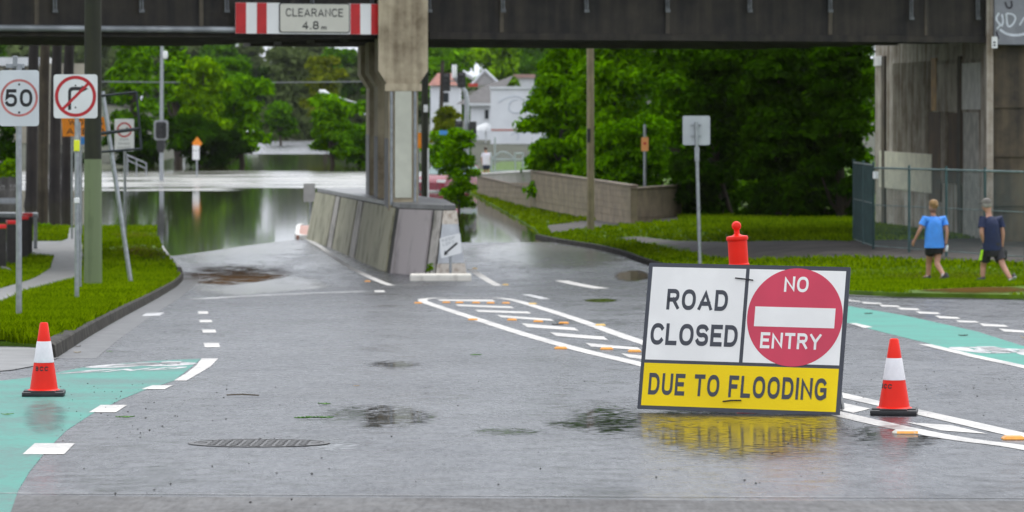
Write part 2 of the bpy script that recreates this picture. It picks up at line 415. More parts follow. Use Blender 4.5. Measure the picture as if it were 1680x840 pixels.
def paintmat(name, col, wear=0.5, rough=0.4, wearcol=(.10, .10, .105)):
    m = bpy.data.materials.new(name); m.use_nodes = True; nt = m.node_tree; n = nt.nodes; l = nt.links
    b = n['Principled BSDF']; tc = n.new('ShaderNodeTexCoord')
    z = n.new('ShaderNodeTexNoise'); z.inputs['Scale'].default_value = 26; z.inputs['Detail'].default_value = 8; z.inputs['Roughness'].default_value = .75
    l.new(tc.outputs['Object'], z.inputs['Vector'])
    z2 = n.new('ShaderNodeTexNoise'); z2.inputs['Scale'].default_value = 1.2; z2.inputs['Detail'].default_value = 4; l.new(tc.outputs['Object'], z2.inputs['Vector'])
    ad = n.new('ShaderNodeMath'); ad.operation = 'MULTIPLY_ADD'; ad.inputs[1].default_value = 0.55; l.new(z2.outputs['Fac'], ad.inputs[0]); l.new(z.outputs['Fac'], ad.inputs[2])
    mr = n.new('ShaderNodeMapRange'); mr.inputs['From Min'].default_value = 0.42+0.3*wear; mr.inputs['From Max'].default_value = 0.72+.3*wear; l.new(ad.outputs[0], mr.inputs['Value'])
    mx = n.new('ShaderNodeMix'); mx.data_type = 'RGBA'; mx.inputs[6].default_value = c4(wearcol); mx.inputs[7].default_value = c4(col)
    inv = n.new('ShaderNodeMath'); inv.operation = 'SUBTRACT'; inv.inputs[0].default_value = 1.0; l.new(mr.outputs[0], inv.inputs[1])
    l.new(inv.outputs[0], mx.inputs[0]) if wear < 0 else l.new(mr.outputs[0], mx.inputs[0])
    l.new(mx.outputs[2], b.inputs['Base Color']); b.inputs['Roughness'].default_value = rough
    z3 = n.new('ShaderNodeTexNoise'); z3.inputs['Scale'].default_value = 170; l.new(tc.outputs['Object'], z3.inputs['Vector'])
    bp = n.new('ShaderNodeBump'); bp.inputs['Strength'].default_value = .4; bp.inputs['Distance'].default_value = .003
    l.new(z3.outputs['Fac'], bp.inputs['Height']); l.new(bp.outputs[0], b.inputs['Normal'])
    _mats[name] = m; return m
WHITE = paintmat('white_road_paint', (.66, .64, .60), .66, .55, (.34, .33, .32))
WHITE_OLD = paintmat('worn_white_road_paint', (.62, .62, .62), .55, .45)
FAINT = paintmat('faint_white_road_paint', (.5, .5, .5), 1.05, .5)
GREEN_OLD = paintmat('worn_green_road_paint', (.016, .26, .20), .66, .58, (.06, .13, .12))
GREEN = paintmat('green_road_paint', (.018, .27, .205), .45, .62, (.04, .16, .135))
CONC = stained('weathered_concrete', (.34, .31, .26), (.07, .055, .035), 5.0, .8, (.36, .58))
CONC_KERB = pm('kerb_concrete', (.055, .051, .044), .5, 6, .8, .4, 50, spec=.15)
CONC_PATH = pm('path_concrete', (.17, .168, .165), .2, 2.5, .4, .2, 40)
CONC_DARK = pm('damp_path_concrete', (.052, .044, .038), .4, 1.2, .75, .2, 40)
GRASS_BASE = pm('turf', (.05, .095, .004), .4, 1.2, .8, .6, 30, base2=(.10, .19, .004), spec=.2)
EARTH = pm('undergrowth_soil', (.035, .04, .018), .4, .5, .9, .5, 8)

def puddlemat(name, soft, streak=(1, .22, 1), rough=.03, col=(.022, .022, .021), amp=2.0, band=(.22, .34), top=1.0, grain=150, nsc=7, spec=.5, ior=1.33, ripple=0):
    SOFT_EDGED.add(name); m = bpy.data.materials.new(name); m.use_nodes = True; nt = m.node_tree; n = nt.nodes; l = nt.links
    b = n['Principled BSDF']; b.inputs['Base Color'].default_value = c4(col); b.inputs['Roughness'].default_value = rough; b.inputs['IOR'].default_value = ior; b.inputs['Specular IOR Level'].default_value = spec
    tc = n.new('ShaderNodeTexCoord')
    if ripple:
        zr = n.new('ShaderNodeTexNoise'); zr.inputs['Scale'].default_value = 2.6; zr.inputs['Detail'].default_value = 5; l.new(tc.outputs['Object'], zr.inputs['Vector'])
        br_ = n.new('ShaderNodeBump'); br_.inputs['Strength'].default_value = ripple; br_.inputs['Distance'].default_value = .03; l.new(zr.outputs['Fac'], br_.inputs['Height']); l.new(br_.outputs[0], b.inputs['Normal'])
    uvs = n.new('ShaderNodeSeparateXYZ'); l.new(tc.outputs['UV'], uvs.inputs[0])
    def mth(op, a, c=0.0):
        q = n.new('ShaderNodeMath'); q.operation = op
        for i, x in enumerate((a, c)):
            if isinstance(x, (int, float)): q.inputs[i].default_value = x
            else: l.new(x, q.inputs[i])
        return q.outputs[0]
    dx = mth('MULTIPLY', mth('SUBTRACT', uvs.outputs['X'], .5), 2); dy = mth('MULTIPLY', mth('SUBTRACT', uvs.outputs['Y'], .5), 2)
    rad = mth('SQRT', mth('ADD', mth('MULTIPLY', dx, dx), mth('MULTIPLY', dy, dy)))
    mp = n.new('ShaderNodeMapping'); mp.inputs['Scale'].default_value = streak; l.new(tc.outputs['Object'], mp.inputs[0])
    z = n.new('ShaderNodeTexNoise'); z.inputs['Scale'].default_value = nsc; z.inputs['Detail'].default_value = 9; z.inputs['Roughness'].default_value = .72; l.new(mp.outputs[0], z.inputs['Vector'])
    z2 = n.new('ShaderNodeTexNoise'); z2.inputs['Scale'].default_value = grain; z2.inputs['Detail'].default_value = 2; l.new(tc.outputs['Object'], z2.inputs['Vector'])
    v = mth('ADD', mth('SUBTRACT', 1.0, rad), mth('ADD', mth('MULTIPLY', mth('SUBTRACT', z.outputs['Fac'], .5), amp), mth('MULTIPLY', mth('SUBTRACT', z2.outputs['Fac'], .5), soft)))
    mr = n.new('ShaderNodeMapRange'); mr.inputs['From Min'].default_value = band[0]; mr.inputs['From Max'].default_value = band[1]; mr.inputs['To Max'].default_value = top; l.new(v, mr.inputs['Value'])
    eg = n.new('ShaderNodeMapRange'); eg.interpolation_type = 'SMOOTHSTEP'; eg.inputs['From Min'].default_value = .62; eg.inputs['From Max'].default_value = .98; eg.inputs['To Min'].default_value = 1; eg.inputs['To Max'].default_value = 0; l.new(rad, eg.inputs['Value'])
    fac = mth('MULTIPLY', mr.outputs[0], eg.outputs[0])
    tr = n.new('ShaderNodeBsdfTransparent'); ms = n.new('ShaderNodeMixShader'); l.new(fac, ms.inputs[0]); l.new(tr.outputs[0], ms.inputs[1]); l.new(b.outputs[0], ms.inputs[2]); l.new(ms.outputs[0], n['Material Output'].inputs['Surface'])
    return m

GRASS_DRY = puddlemat('muddy_turf', .8, (1, .5, 1), 1.0, (.10, .058, .018), 2.6, (.1, .5), .9, 40, 3, .0)
SOIL = puddlemat('wet_silt', 1.6, (1, .4, 1), 1.0, (.085, .050, .025), 5.5, (-.1, .9), .9, 14, 1.6, .0)

# ------------------------------------------------------------------ ground sheet to the horizon
def xroad(Y): return lerp_tab(Y, [(200, -13.2), (240, -13.8), (300, -17.2), (434, -24.5), (700, -50), (2000, -200)])
def gz(X, Y):
    z = rz(X, Y)-0.06
    d = abs(X-xroad(Y))-5.5
    z += sstep(Y, 222, 240)*sstep(d, 0, 7)*1.1
    z += sstep(Y, 380, 900)*9*sstep(d, 0, 40)
    if X < -30: z += sstep(-X, 30, 60)*1.5
    if X > 30: z += sstep(X, 30, 60)*2
    return z
def axis(a):
    out = []
    for lo, hi, st in a: out += list(np.arange(lo, hi, st))
    return out+[a[-1][1]]
gx = axis([(-1500, -200, 100), (-200, -40, 10), (-40, 40, 2), (40, 200, 10), (200, 1500, 100)])
gy = axis([(-200, 0, 50), (0, 60, 4), (60, 130, 1.5), (130, 300, 4), (300, 700, 12), (700, 2000, 100)])
mb = MB(); nx = len(gx)
mb.add([(x, y, gz(x, y)) for y in gy for x in gx], [(j*nx+i, j*nx+i+1, (j+1)*nx+i+1, (j+1)*nx+i) for j in range(len(gy)-1) for i in range(nx-1)])
tag(mb.build('ground', EARTH, smooth=True), kind='structure')

# ------------------------------------------------------------------ road, markings
sheet('road', [(-14, 6), (14, 6), (14, 62), (6, 66), (4.6, 84), (4.6, 100), (3, 150), (-4, 240), (-18, 240), (-13, 135), (-12.4, 100), (-14, 60)], rz, 0, ASPH, 1.0, 1.5)
sheet('road', [(xroad(y)-4.8, y) for y in range(241, 441, 20)]+[(xroad(y)+4.8, y) for y in range(421, 240, -20)], lambda x, y: r(y), 0.0, ASPH, 6, 8)
sheet('road_patch', px_poly([(-80, 870), (1760, 870), (1760, 822), (1200, 822), (840, 818), (250, 815), (-80, 812)]), rz, .001, ASPH2, .6, 1.0)
g_left = px_poly([(-60, 632), (60, 618), (130, 604), (200, 596.5), (260, 592), (330, 588.5), (312, 604), (285, 625), (238, 640), (200, 655), (150, 680), (110, 706), (80, 735), (48, 775), (30, 805), (16, 845), (10, 900), (-120, 900)])
sheet('bike_lane', g_left, rz, .0015, GREEN_OLD, .5, .8)
g_right = px_poly([(1300, 489), (1391, 502), (1480, 517), (1540, 530), (1603, 544), (1673, 566), (1800, 602), (2300, 745), (2300, 800), (1800, 634), (1680, 603), (1600, 584), (1517, 562), (1440, 543), (1391, 530), (1300, 512)])
sheet('bike_lane', g_right, rz, .0015, GREEN, .8, 1.0)
def mark(pts, dz=.003, m=None, name='road_marking'): return sheet(name, px_poly(pts), rz, dz, m or WHITE, .5, 1.5)
def line(pts, w, m=None, dz=.003, sm=1): return sheet('road_marking', strip(smooth_path([G(x, y) for x, y in pts], sm), w), rz, dz, m or WHITE, .5, 3)
# dashes beside the left bike lane, then on towards the flood
for q in ([(37, 746), (57, 728), (123, 728), (105, 746)], [(146, 677), (165, 665), (209, 665), (190, 677)], [(232, 639), (250, 632.5), (284, 632.5), (270, 639)],
          [(285, 625), (306, 625), (328, 612), (345, 602), (358, 588.5), (331, 588.5), (322, 600), (307, 612)],
          [(336, 570), (361, 570), (359, 563), (334, 563)], [(333, 546), (355, 546), (353, 541), (331, 541)], [(328, 529), (348, 529), (347, 525), (327, 525)], [(325, 515), (342, 515), (341, 511), (325, 511)]):
    mark(q)
mark([(232, 519), (262, 518), (270, 513), (240, 514)], m=WHITE_OLD)
line([(-30, 810), (240, 811), (600, 813), (1000, 815), (1700, 818)], .025, FAINT, .0032)
# worn lettering and cycle emblem in the left bike lane
def road_text(txt, pts, rows, cols):
    """lettering laid on the road inside a four-cornered pixel patch: near left, near right, far right, far left"""
    a, b, c, d = [G(x, y) for x, y in pts]
    g, f = text_geo(txt, .26, 1.6)
    mb = MB(); vs_ = []
    for p in g:
        u, v = p[0], p[1]; q = (a*(1-u)+b*u)*(1-v)+(d*(1-u)+c*u)*v; vs_.append((q.x, q.y, rz(q.x, q.y)+.0034))
    mb.add(vs_, f); return tag(mb.build('road_marking', WHITE_OLD), kind='structure')
road_text('END', [(92, 614), (285, 606.5), (318, 601.5), (150, 607.5)], 1, 1)
def cycle_mark(px0, px1, far0, far1, w=.1):
    a, b, c, d = [G(*p) for p in (px0, px1, far1, far0)]
    def at(u, v):
        q = (a*(1-u)+b*u)*(1-v)+(d*(1-u)+c*u)*v; return Vector((q.x, q.y))
    mb = MB()
    def stroke(pts, wd=w):
        poly = strip([at(*p) for p in pts], wd); n = len(pts)
        mb.add([(p.x, p.y, rz(p.x, p.y)+.0036) for p in poly], [(i, i+1, 2*n-2-i, 2*n-1-i) for i in range(n-1)])
    for cx in (.2, .8): stroke([(cx+.19*math.cos(t*math.pi/8), .35+.33*math.sin(t*math.pi/8)) for t in range(17)])
    stroke([(.2, .35), (.35, .8), (.68, .78), (.5, .35), (.2, .35)]); stroke([(.5, .35), (.33, .95)]); stroke([(.8, .35), (.66, .95), (.74, 1.0)])
    return tag(mb.build('road_marking', WHITE_OLD), kind='structure')
cycle_mark((138, 605), (300, 600), (205, 596), (322, 592.5), .16)
cycle_mark((1590, 577), (1760, 590), (1545, 564), (1760, 577), .18)
# lines at the pier
line([(488, 381), (520, 402), (560, 431), (600, 451), (642, 468.5)], .16)
line([(640, 468), (700, 467.5), (816, 468.5)], .13)
line([(772, 441), (793, 455), (818, 469)], .17)
line([(322, 491), (400, 486), (480, 482.5), (600, 478)], .3, WHITE_OLD)
mark([(615, 479.5), (632, 479.5), (630, 476.5), (614, 476.5)])
line([(921, 460.5), (944, 466), (988, 473.5)], .28)
line([(862, 483), (880, 487), (895, 491)], .16, WHITE_OLD)
# painted island with hatching
line([(1760, 752), (1680, 733.5), (1576, 722), (1483, 704), (1380, 681), (1200, 637), (1050, 597), (960, 577), (860, 549), (780, 523), (730, 507), (697, 496), (690, 491), (720, 488.5), (790, 488.3), (832, 489.5), (870, 500), (950, 525), (1050, 562), (1200, 605), (1380, 649), (1498, 674.5), (1680, 716), (1760, 735)], .15, sm=2)
hatch = [[(718, 491.3), (808, 491.8), (813, 495), (722, 493.8)], [(747, 499.5), (838, 503), (844, 506), (752, 502.5)], [(779, 508.5), (866, 511.5), (872, 514.8), (785, 512)], [(815, 517), (903, 523.5), (910, 527.2), (822, 521)],
         [(855, 530.5), (942, 538), (950, 543), (865, 537)], [(902, 545.5), (990, 552.5), (998, 558.5), (913, 551.5)], [(960, 563), (1046, 570.5), (1053, 575), (970, 569)], [(1018, 580), (1110, 590), (1120, 597), (1032, 587)],
         [(1085, 600), (1180, 611), (1190, 618), (1098, 607)], [(1165, 622), (1260, 634), (1272, 642), (1180, 629)], [(1255, 645), (1345, 657), (1358, 664), (1272, 653)], [(1345, 666), (1380, 661), (1428, 671), (1400, 678)], [(1487, 693.5), (1560, 698), (1620, 712.5), (1545, 707)]]
for q in hatch: mark(q)
# right side
line([(1517, 565), (1600, 585), (1680, 602), (1800, 633), (2300, 798)], .12, sm=0)
mark([(1393, 530.5), (1405, 530.5), (1432, 537), (1418, 538.5)])
k = 1/5.6
for q in ([(60, 66), (170, 80), (190, 88), (70, 78)], [(180, 86), (360, 98), (380, 108), (205, 102)], [(350, 112), (525, 122), (545, 133), (375, 130)], [(510, 138), (700, 148), (725, 163), (545, 158)], [(680, 173), (890, 186), (915, 200), (720, 194)],
          [(860, 212), (1070, 228), (1100, 243), (905, 238)], [(1045, 255), (1235, 264), (1270, 277), (1090, 275)], [(1265, 284), (1500, 300), (1540, 317), (1310, 310)], [(1445, 332), (1700, 352), (1740, 372), (1500, 360)]):
    mark([(1380+x*k, 480+y*k) for x, y in q[::-1]])

# ------------------------------------------------------------------ kerbs, verges, paths
def kerb(name, path, surf, mat, w=.15, h=.125, side=1, gutter=.32):
    p = [Vector((q[0], q[1])) for q in resample(smooth_path(path, 2), .6)]; mb = MB(); rings = []
    for i, q in enumerate(p):
        t = (p[min(i+1, len(p)-1)]-p[max(i-1, 0)]).normalized(); nn = Vector((-t.y, t.x))*side; z = surf(q.x, q.y)
        rings.append([(q.x+nn.x*o, q.y+nn.y*o, z+hh) for o, hh in ((0, -.1), (.0, .0), (.014, h-.014), (.030, h), (w, h+.002), (w, -.1))])
    mb.loft(rings); o = mb.build(name, mat, None, (p[0].x, p[0].y, surf(p[0].x, p[0].y)), smooth=True); tag(o, kind='structure')
    if gutter:
        poly = []
        for sgn in (0, 1):
            row = []
            for i, q in enumerate(p):
                t = (p[min(i+1, len(p)-1)]-p[max(i-1, 0)]).normalized(); nn = Vector((-t.y, t.x))*side; row.append(q-nn*(gutter*sgn))
            poly += row if sgn == 0 else row[::-1]
        sheet('gutter', poly, surf, .0015, CONC_GUT, .6, 50)
    return o
CONC_GUT = pm('gutter_concrete', (.085, .085, .087), .35, 4, .4, .3, 60)
def offset(path, d):
    out = []
    for i, q in enumerate(path):
        t = (path[min(i+1, len(path)-1)]-path[max(i-1, 0)]); t = Vector((t.x, t.y)).normalized(); out.append(Vector((q[0]-t.y*d, q[1]+t.x*d)))
    return out
kerb('kerb', KL[3:10], rz, CONC_KERB, gutter=.34)
kerb('kerb', KL[9:], rz, pm('pale_kerb', (.42, .41, .39), .3, 6, .5, .3, 40), gutter=0)
KL_S = smooth_path(KL[3:], 2)
inner = offset([Vector((p.x, p.y, 0)) for p in KL_S], .145)
turf_left = [Vector((G(-120, 565).x, G(-120, 565).y)), Vector((G(40, 568.5).x, G(40, 568.5).y)), Vector((G(84, 571).x, G(84, 571).y))]+inner+[Vector((-40, 165)), Vector((-40, 37))]
sheet('grass_verge', turf_left, landL, 0, GRASS_BASE, 1.0, 1.6, skirt=.16)
def gl(pts): return px_poly(pts, landL)
sheet('footpath', gl([(-40, 515), (0, 501), (50, 481), (125, 461), (136, 440), (137, 405), (124, 374), (113, 374), (111, 392), (100, 396), (40, 396), (-40, 398), (-40, 420), (40, 420), (87, 423), (82, 440), (50, 459), (0, 474), (-40, 486)]), landL, .008, CONC_PATH, .8, 1.5)
sheet('driveway', px_poly([(-90, 568), (40, 571), (84, 573), (95, 588), (64, 600), (20, 608), (-90, 618)]), rz, .007, CONC_PATH, .6, 1.0)
WORN_L = [gl(q) for q in ([(168, 409), (205, 401), (262, 403), (282, 420), (262, 434), (205, 421)], [(170, 386), (215, 380), (258, 383), (262, 392), (200, 393)])]
for q in ([(168, 409), (205, 401), (262, 403), (282, 420), (262, 434), (205, 421)], [(170, 386), (215, 380), (258, 383), (262, 392), (200, 393)], [(62, 384), (104, 380), (106, 388), (66, 393)]):
    sheet('worn_turf', gl(q), landL, .006, GRASS_DRY, .8, 1.5)
turf_right = [Vector((p.x, p.y)) for p in KR]+[Vector((60, 57)), Vector((60, 262)), Vector((0.3, 262))]+[Vector((-2.2, 200)), Vector((-1.9, 172))]+[Vector((p.x, p.y)) for p in SH[1:]]
sheet('grass_verge', turf_right, landR, 0.02, GRASS_BASE, 1.0, 1.6, skirt=.3)
kerb('kerb', [Vector((p.x, p.y, 0)) for p in KR[:6]], rz, CONC_KERB, h=.12, side=-1, gutter=.4)
sheet('gutter', strip([(p.x, p.y) for p in smooth_path(KR[5:], 2)], .55), rz, .012, CONC_GUT, .8, 50)
def gr(pts): return px_poly(pts, landR)
sheet('footpath', gr([(896, 372), (935, 363), (1000, 360), (1112, 356), (1112, 365), (1000, 373), (950, 378), (905, 386)]), landR, .03, CONC_DARK, .8, 1.5)
sheet('footpath', gr([(1006, 392), (1050, 390), (1110, 397), (1180, 399), (1300, 397), (1400, 398), (1400, 424), (1300, 427), (1180, 428), (1112, 414), (1050, 400)]), landR, .03, CONC_DARK, .8, 1.5)
sheet('footpath', gr([(1400, 412), (1500, 424), (1580, 425), (1580, 431), (1500, 432), (1400, 425)]), landR, .03, CONC_DARK, .8, 1.5)
sheet('paved_strip', gr([(1396, 397), (1440, 396), (1560, 394), (1720, 390), (1720, 436), (1600, 431), (1500, 429), (1400, 424)]), landR, .034, CONC_DARK, .8, 1.5)
for q in ([(1390, 449), (1500, 446), (1700, 452), (1700, 463), (1560, 462), (1460, 457), (1390, 456)], [(1600, 474), (1720, 470), (1720, 484), (1600, 486), (1500, 484), (1480, 479)]):
    sheet('worn_turf', gr(q), landR, .03, GRASS_DRY, .8, 1.5)
sheet('silt_patch', px_poly([(280, 452), (300, 438), (360, 430), (440, 430), (500, 440), (470, 455), (400, 466), (340, 472), (295, 470)]), rz, .006, SOIL, .8, 1.2)

# ------------------------------------------------------------------ flood water
def watermat():
    m = bpy.data.materials.new('flood_water'); m.use_nodes = True; nt = m.node_tree; n = nt.nodes; l = nt.links
    b = n['Principled BSDF']; b.inputs['IOR'].default_value = 1.33
    tc = n.new('ShaderNodeTexCoord'); sp = n.new('ShaderNodeSeparateXYZ'); l.new(tc.outputs['Object'], sp.inputs[0])
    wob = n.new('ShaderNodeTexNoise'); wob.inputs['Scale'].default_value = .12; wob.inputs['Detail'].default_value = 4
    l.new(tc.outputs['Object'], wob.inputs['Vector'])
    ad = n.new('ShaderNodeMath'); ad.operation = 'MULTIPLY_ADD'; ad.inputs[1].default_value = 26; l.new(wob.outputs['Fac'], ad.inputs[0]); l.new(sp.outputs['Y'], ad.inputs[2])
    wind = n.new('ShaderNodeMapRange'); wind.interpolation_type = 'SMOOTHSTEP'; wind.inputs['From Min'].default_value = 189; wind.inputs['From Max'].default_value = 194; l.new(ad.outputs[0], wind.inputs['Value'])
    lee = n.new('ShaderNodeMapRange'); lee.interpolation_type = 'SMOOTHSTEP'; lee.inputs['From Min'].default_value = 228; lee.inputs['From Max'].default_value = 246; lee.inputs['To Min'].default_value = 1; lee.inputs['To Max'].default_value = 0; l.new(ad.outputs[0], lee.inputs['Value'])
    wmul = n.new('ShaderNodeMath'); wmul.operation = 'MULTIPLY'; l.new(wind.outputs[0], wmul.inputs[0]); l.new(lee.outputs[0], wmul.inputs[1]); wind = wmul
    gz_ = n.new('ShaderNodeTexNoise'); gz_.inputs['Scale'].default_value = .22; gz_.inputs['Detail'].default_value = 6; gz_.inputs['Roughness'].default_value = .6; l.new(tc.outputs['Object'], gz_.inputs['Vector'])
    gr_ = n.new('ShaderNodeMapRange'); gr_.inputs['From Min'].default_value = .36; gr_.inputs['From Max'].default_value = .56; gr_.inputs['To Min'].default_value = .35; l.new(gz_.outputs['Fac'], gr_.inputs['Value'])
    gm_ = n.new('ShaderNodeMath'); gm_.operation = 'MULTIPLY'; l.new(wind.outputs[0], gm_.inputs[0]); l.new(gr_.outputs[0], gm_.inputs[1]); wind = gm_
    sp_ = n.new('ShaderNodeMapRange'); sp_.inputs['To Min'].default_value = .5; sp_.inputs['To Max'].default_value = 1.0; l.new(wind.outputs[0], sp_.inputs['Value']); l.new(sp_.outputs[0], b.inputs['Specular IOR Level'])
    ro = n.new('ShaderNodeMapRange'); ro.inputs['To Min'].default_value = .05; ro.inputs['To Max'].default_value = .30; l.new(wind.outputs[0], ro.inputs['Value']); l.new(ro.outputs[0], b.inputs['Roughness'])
    cm = n.new('ShaderNodeMix'); cm.data_type = 'RGBA'; cm.inputs[6].default_value = (.026, .026, .010, 1); cm.inputs[7].default_value = (.34, .33, .30, 1); l.new(wind.outputs[0], cm.inputs[0]); l.new(cm.outputs[2], b.inputs['Base Color'])   # pale sky reflection of the ruffled band painted into the water colour
    mp = n.new('ShaderNodeMapping'); mp.inputs['Scale'].default_value = (1, .35, 1); l.new(tc.outputs['Object'], mp.inputs[0])
    z = n.new('ShaderNodeTexNoise'); z.inputs['Scale'].default_value = 1.6; z.inputs['Detail'].default_value = 3; l.new(mp.outputs[0], z.inputs['Vector'])
    st = n.new('ShaderNodeMapRange'); st.inputs['To Min'].default_value = .02; st.inputs['To Max'].default_value = .5; l.new(wind.outputs[0], st.inputs['Value'])
    bp = n.new('ShaderNodeBump'); bp.inputs['Distance'].default_value = .05; l.new(st.outputs[0], bp.inputs['Strength']); l.new(z.outputs['Fac'], bp.inputs['Height']); l.new(bp.outputs[0], b.inputs['Normal'])
    return m
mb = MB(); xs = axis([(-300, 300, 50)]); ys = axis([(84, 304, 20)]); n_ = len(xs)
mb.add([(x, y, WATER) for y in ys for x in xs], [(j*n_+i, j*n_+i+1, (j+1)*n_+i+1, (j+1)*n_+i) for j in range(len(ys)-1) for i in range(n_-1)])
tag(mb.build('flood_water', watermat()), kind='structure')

PUD = puddlemat('broken_puddle', 4.2, (1, .3, 1), .05, (.02, .02, .019), 2.4, (.15, 1.1), .9, 17, 5)
PUD2 = puddlemat('still_puddle', .25, (1, 1, 1))
FILM = puddlemat('rain_film', 2.2, (1, .5, 1), .22, (.05, .06, .06), 2.4, (-.2, .9), .5, 16, 4)
SHEEN = puddlemat('flood_margin_film', 1.6, (1, .45, 1), .17, (.13, .125, .115), 6.5, (-.45, .3), 1.0, 12, 1.8, 1.0, 1.6, .35)
for (x0, x1, y0, y1), m in (((500, 740, 660, 708), PUD), ((915, 1075, 660, 722), PUD), ((1000, 1075, 440, 464), PUD2), ((948, 1022, 489, 497), PUD2), ((1365, 1570, 692, 740), PUD), ((440, 620, 716, 744), PUD), ((880, 1010, 686, 706), PUD),
                            ((590, 700, 590, 606), PUD), ((1040, 1200, 618, 650), PUD), ((30, 118, 652, 720), FILM), ((1415, 1520, 684, 770), FILM), ((760, 900, 700, 716), PUD)):
    sheet('puddle', px_poly([(x0, y1), (x1, y1), (x1, y0), (x0, y0)]), rz, .0045 if m is FILM else .0009 if m is PUD else .0012, m, .5, 1.0)
sheet('puddle', px_poly([(270, 452), (540, 436), (520, 398), (490, 372), (260, 398)]), rz, .0012, SHEEN, .8, 1.5)
sheet('puddle', px_poly([(300, 492), (560, 470), (520, 438), (290, 446)]), rz, .0017, SHEEN, .8, 1.5)
sheet('puddle', px_poly([(740, 436), (1070, 446), (1030, 412), (900, 388), (750, 388)]), rz, .0012, SHEEN, .8, 1.5)
sheet('puddle', px_poly([(1005, 760), (1400, 770), (1425, 668), (1025, 650)]), rz, .0043, puddlemat('puddle_at_the_board', 1.8, (1, .3, 1), .105, (.02, .02, .02), 1.8, (.05, .7), 1.0, 18, 7, .5, 1.33, .05), .4, .8)
# ------------------------------------------------------------------ rail bridge
BR_S = 0.4                                             # the bridge crosses the road on the skew
def bface(px, py, off=0.0):
    """point of the bridge's near face seen at a photo pixel; off metres in front of it"""
    # face plane: Y = 88.3 + BR_S*(X+2.5) - off
    k = (px-CX)/F; Y = (88.3+BR_S*2.5-off*1.077)/(1-BR_S*k); return P(px, py, Y)
BU = Vector((1, BR_S, 0)).normalized(); BN = Vector((BR_S, -1, 0)).normalized(); ZU = Vector((0, 0, 1))
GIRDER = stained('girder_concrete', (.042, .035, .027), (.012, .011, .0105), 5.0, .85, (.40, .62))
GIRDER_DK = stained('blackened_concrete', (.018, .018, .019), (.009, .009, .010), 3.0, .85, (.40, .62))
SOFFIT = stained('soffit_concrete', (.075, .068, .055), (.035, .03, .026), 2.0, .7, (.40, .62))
PIERC = stained('pier_concrete', (.47, .40, .28), (.13, .095, .055), 3.2, .8, (.36, .56))
STEEL = pm('galvanised_steel', (.34, .36, .38), .12, 12, .38, metal=.7)
STEEL_DULL = pm('dull_galvanised_steel', (.30, .32, .34), .15, 9, .5, metal=.3)
BLACK = pm('black_plastic', (.018, .018, .02), .2, 8, .45)
WSHEET = pm('white_sheeting', (.78, .79, .79), .03, 2, .45)
CREAM = pm('cream_sheeting', (.60, .59, .52), .05, 2, .5)
RED = pm('red_sheeting', (.50, .008, .012), .1, 3, .45)
SIGNBLK = pm('sign_black', (.015, .016, .018), .05, 3, .5)
ZS = CZ+1.49                                            # soffit level
bridge = empty('railway_bridge', (-2.5, 88.3, ZS), 'stained concrete girder railway bridge crossing over the flooded road', 'bridge')
def bpt(s, d, z): return Vector((-2.5, 88.3, 0))+BU*s-BN*d+Vector((0, 0, z))
def bbox(mb, s0, s1, d0, d1, z0, z1):
    c = [bpt(s, d, z) for z in (z0, z1) for s, d in ((s0, d0), (s1, d0), (s1, d1), (s0, d1))]
    return mb.add(c, [(0, 1, 2, 3), (4, 7, 6, 5), (0, 4, 5, 1), (1, 5, 6, 2), (2, 6, 7, 3), (3, 7, 4, 0)])
# left span and right span: front girder with bottom flange, inner girders, slab
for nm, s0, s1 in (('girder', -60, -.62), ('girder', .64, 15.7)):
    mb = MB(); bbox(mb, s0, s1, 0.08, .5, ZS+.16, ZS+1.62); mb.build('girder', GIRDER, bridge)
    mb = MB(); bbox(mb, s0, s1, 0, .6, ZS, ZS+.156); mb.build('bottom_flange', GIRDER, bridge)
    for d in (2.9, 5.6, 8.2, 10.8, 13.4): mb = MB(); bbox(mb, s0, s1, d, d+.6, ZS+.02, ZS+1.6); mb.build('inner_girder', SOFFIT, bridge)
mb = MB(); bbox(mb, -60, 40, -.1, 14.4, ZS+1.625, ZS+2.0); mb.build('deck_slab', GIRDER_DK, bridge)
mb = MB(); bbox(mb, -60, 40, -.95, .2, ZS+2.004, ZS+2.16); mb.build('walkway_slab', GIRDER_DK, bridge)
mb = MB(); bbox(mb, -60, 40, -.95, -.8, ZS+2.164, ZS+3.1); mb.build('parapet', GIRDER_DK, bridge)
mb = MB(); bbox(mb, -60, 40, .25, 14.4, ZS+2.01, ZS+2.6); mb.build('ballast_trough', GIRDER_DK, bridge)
for px in (90, 232, 372, 512, 610, 704, 825, 962, 1095, 1230, 1362, 1495, 1604):      # hanger brackets under the walkway
    h = 18 if px < 1400 else 30
    a = bface(px, h, .02); mb = MB(); top = ZS+2.0
    for j in (-.03, .03): mb.box(a+BU*j+Vector((0, 0, (top-a.z)/2))+BN*.0, (.03, .05, top-a.z), (0, 0, math.atan2(BU.y, BU.x)))
    mb.box(a+BN*.03, (.12, .03, .07), (0, 0, math.atan2(BU.y, BU.x))); mb.build('hanger_bracket', pm('weathered_bracket_steel', (.13, .14, .15), .3, 9, .6, metal=.2), bridge)
for px in (60, 330, 480, 823, 1095, 1362, 1520):                                       # run marks of old joints down the girder face
    a = bface(px, 66, -.07); z0, z1 = ZS+.17, ZS+1.5; mb = MB(); mb.box(Vector((a.x, a.y, (z0+z1)/2)), (.10, .03, z1-z0), (0, 0, math.atan2(BU.y, BU.x))); mb.build('joint_cover', _mats['abutment_joint'] if 'abutment_joint' in _mats else stained('abutment_joint', (.12, .10, .07), (.04, .035, .03), 6, .85), bridge)
mb = MB(); z = bface(100, 47).z
mb.tube([Vector((bface(px, 47, .13).x, bface(px, 47, .13).y, z)) for px in (-300, 0, 200, 390, 614)], .075, 12)
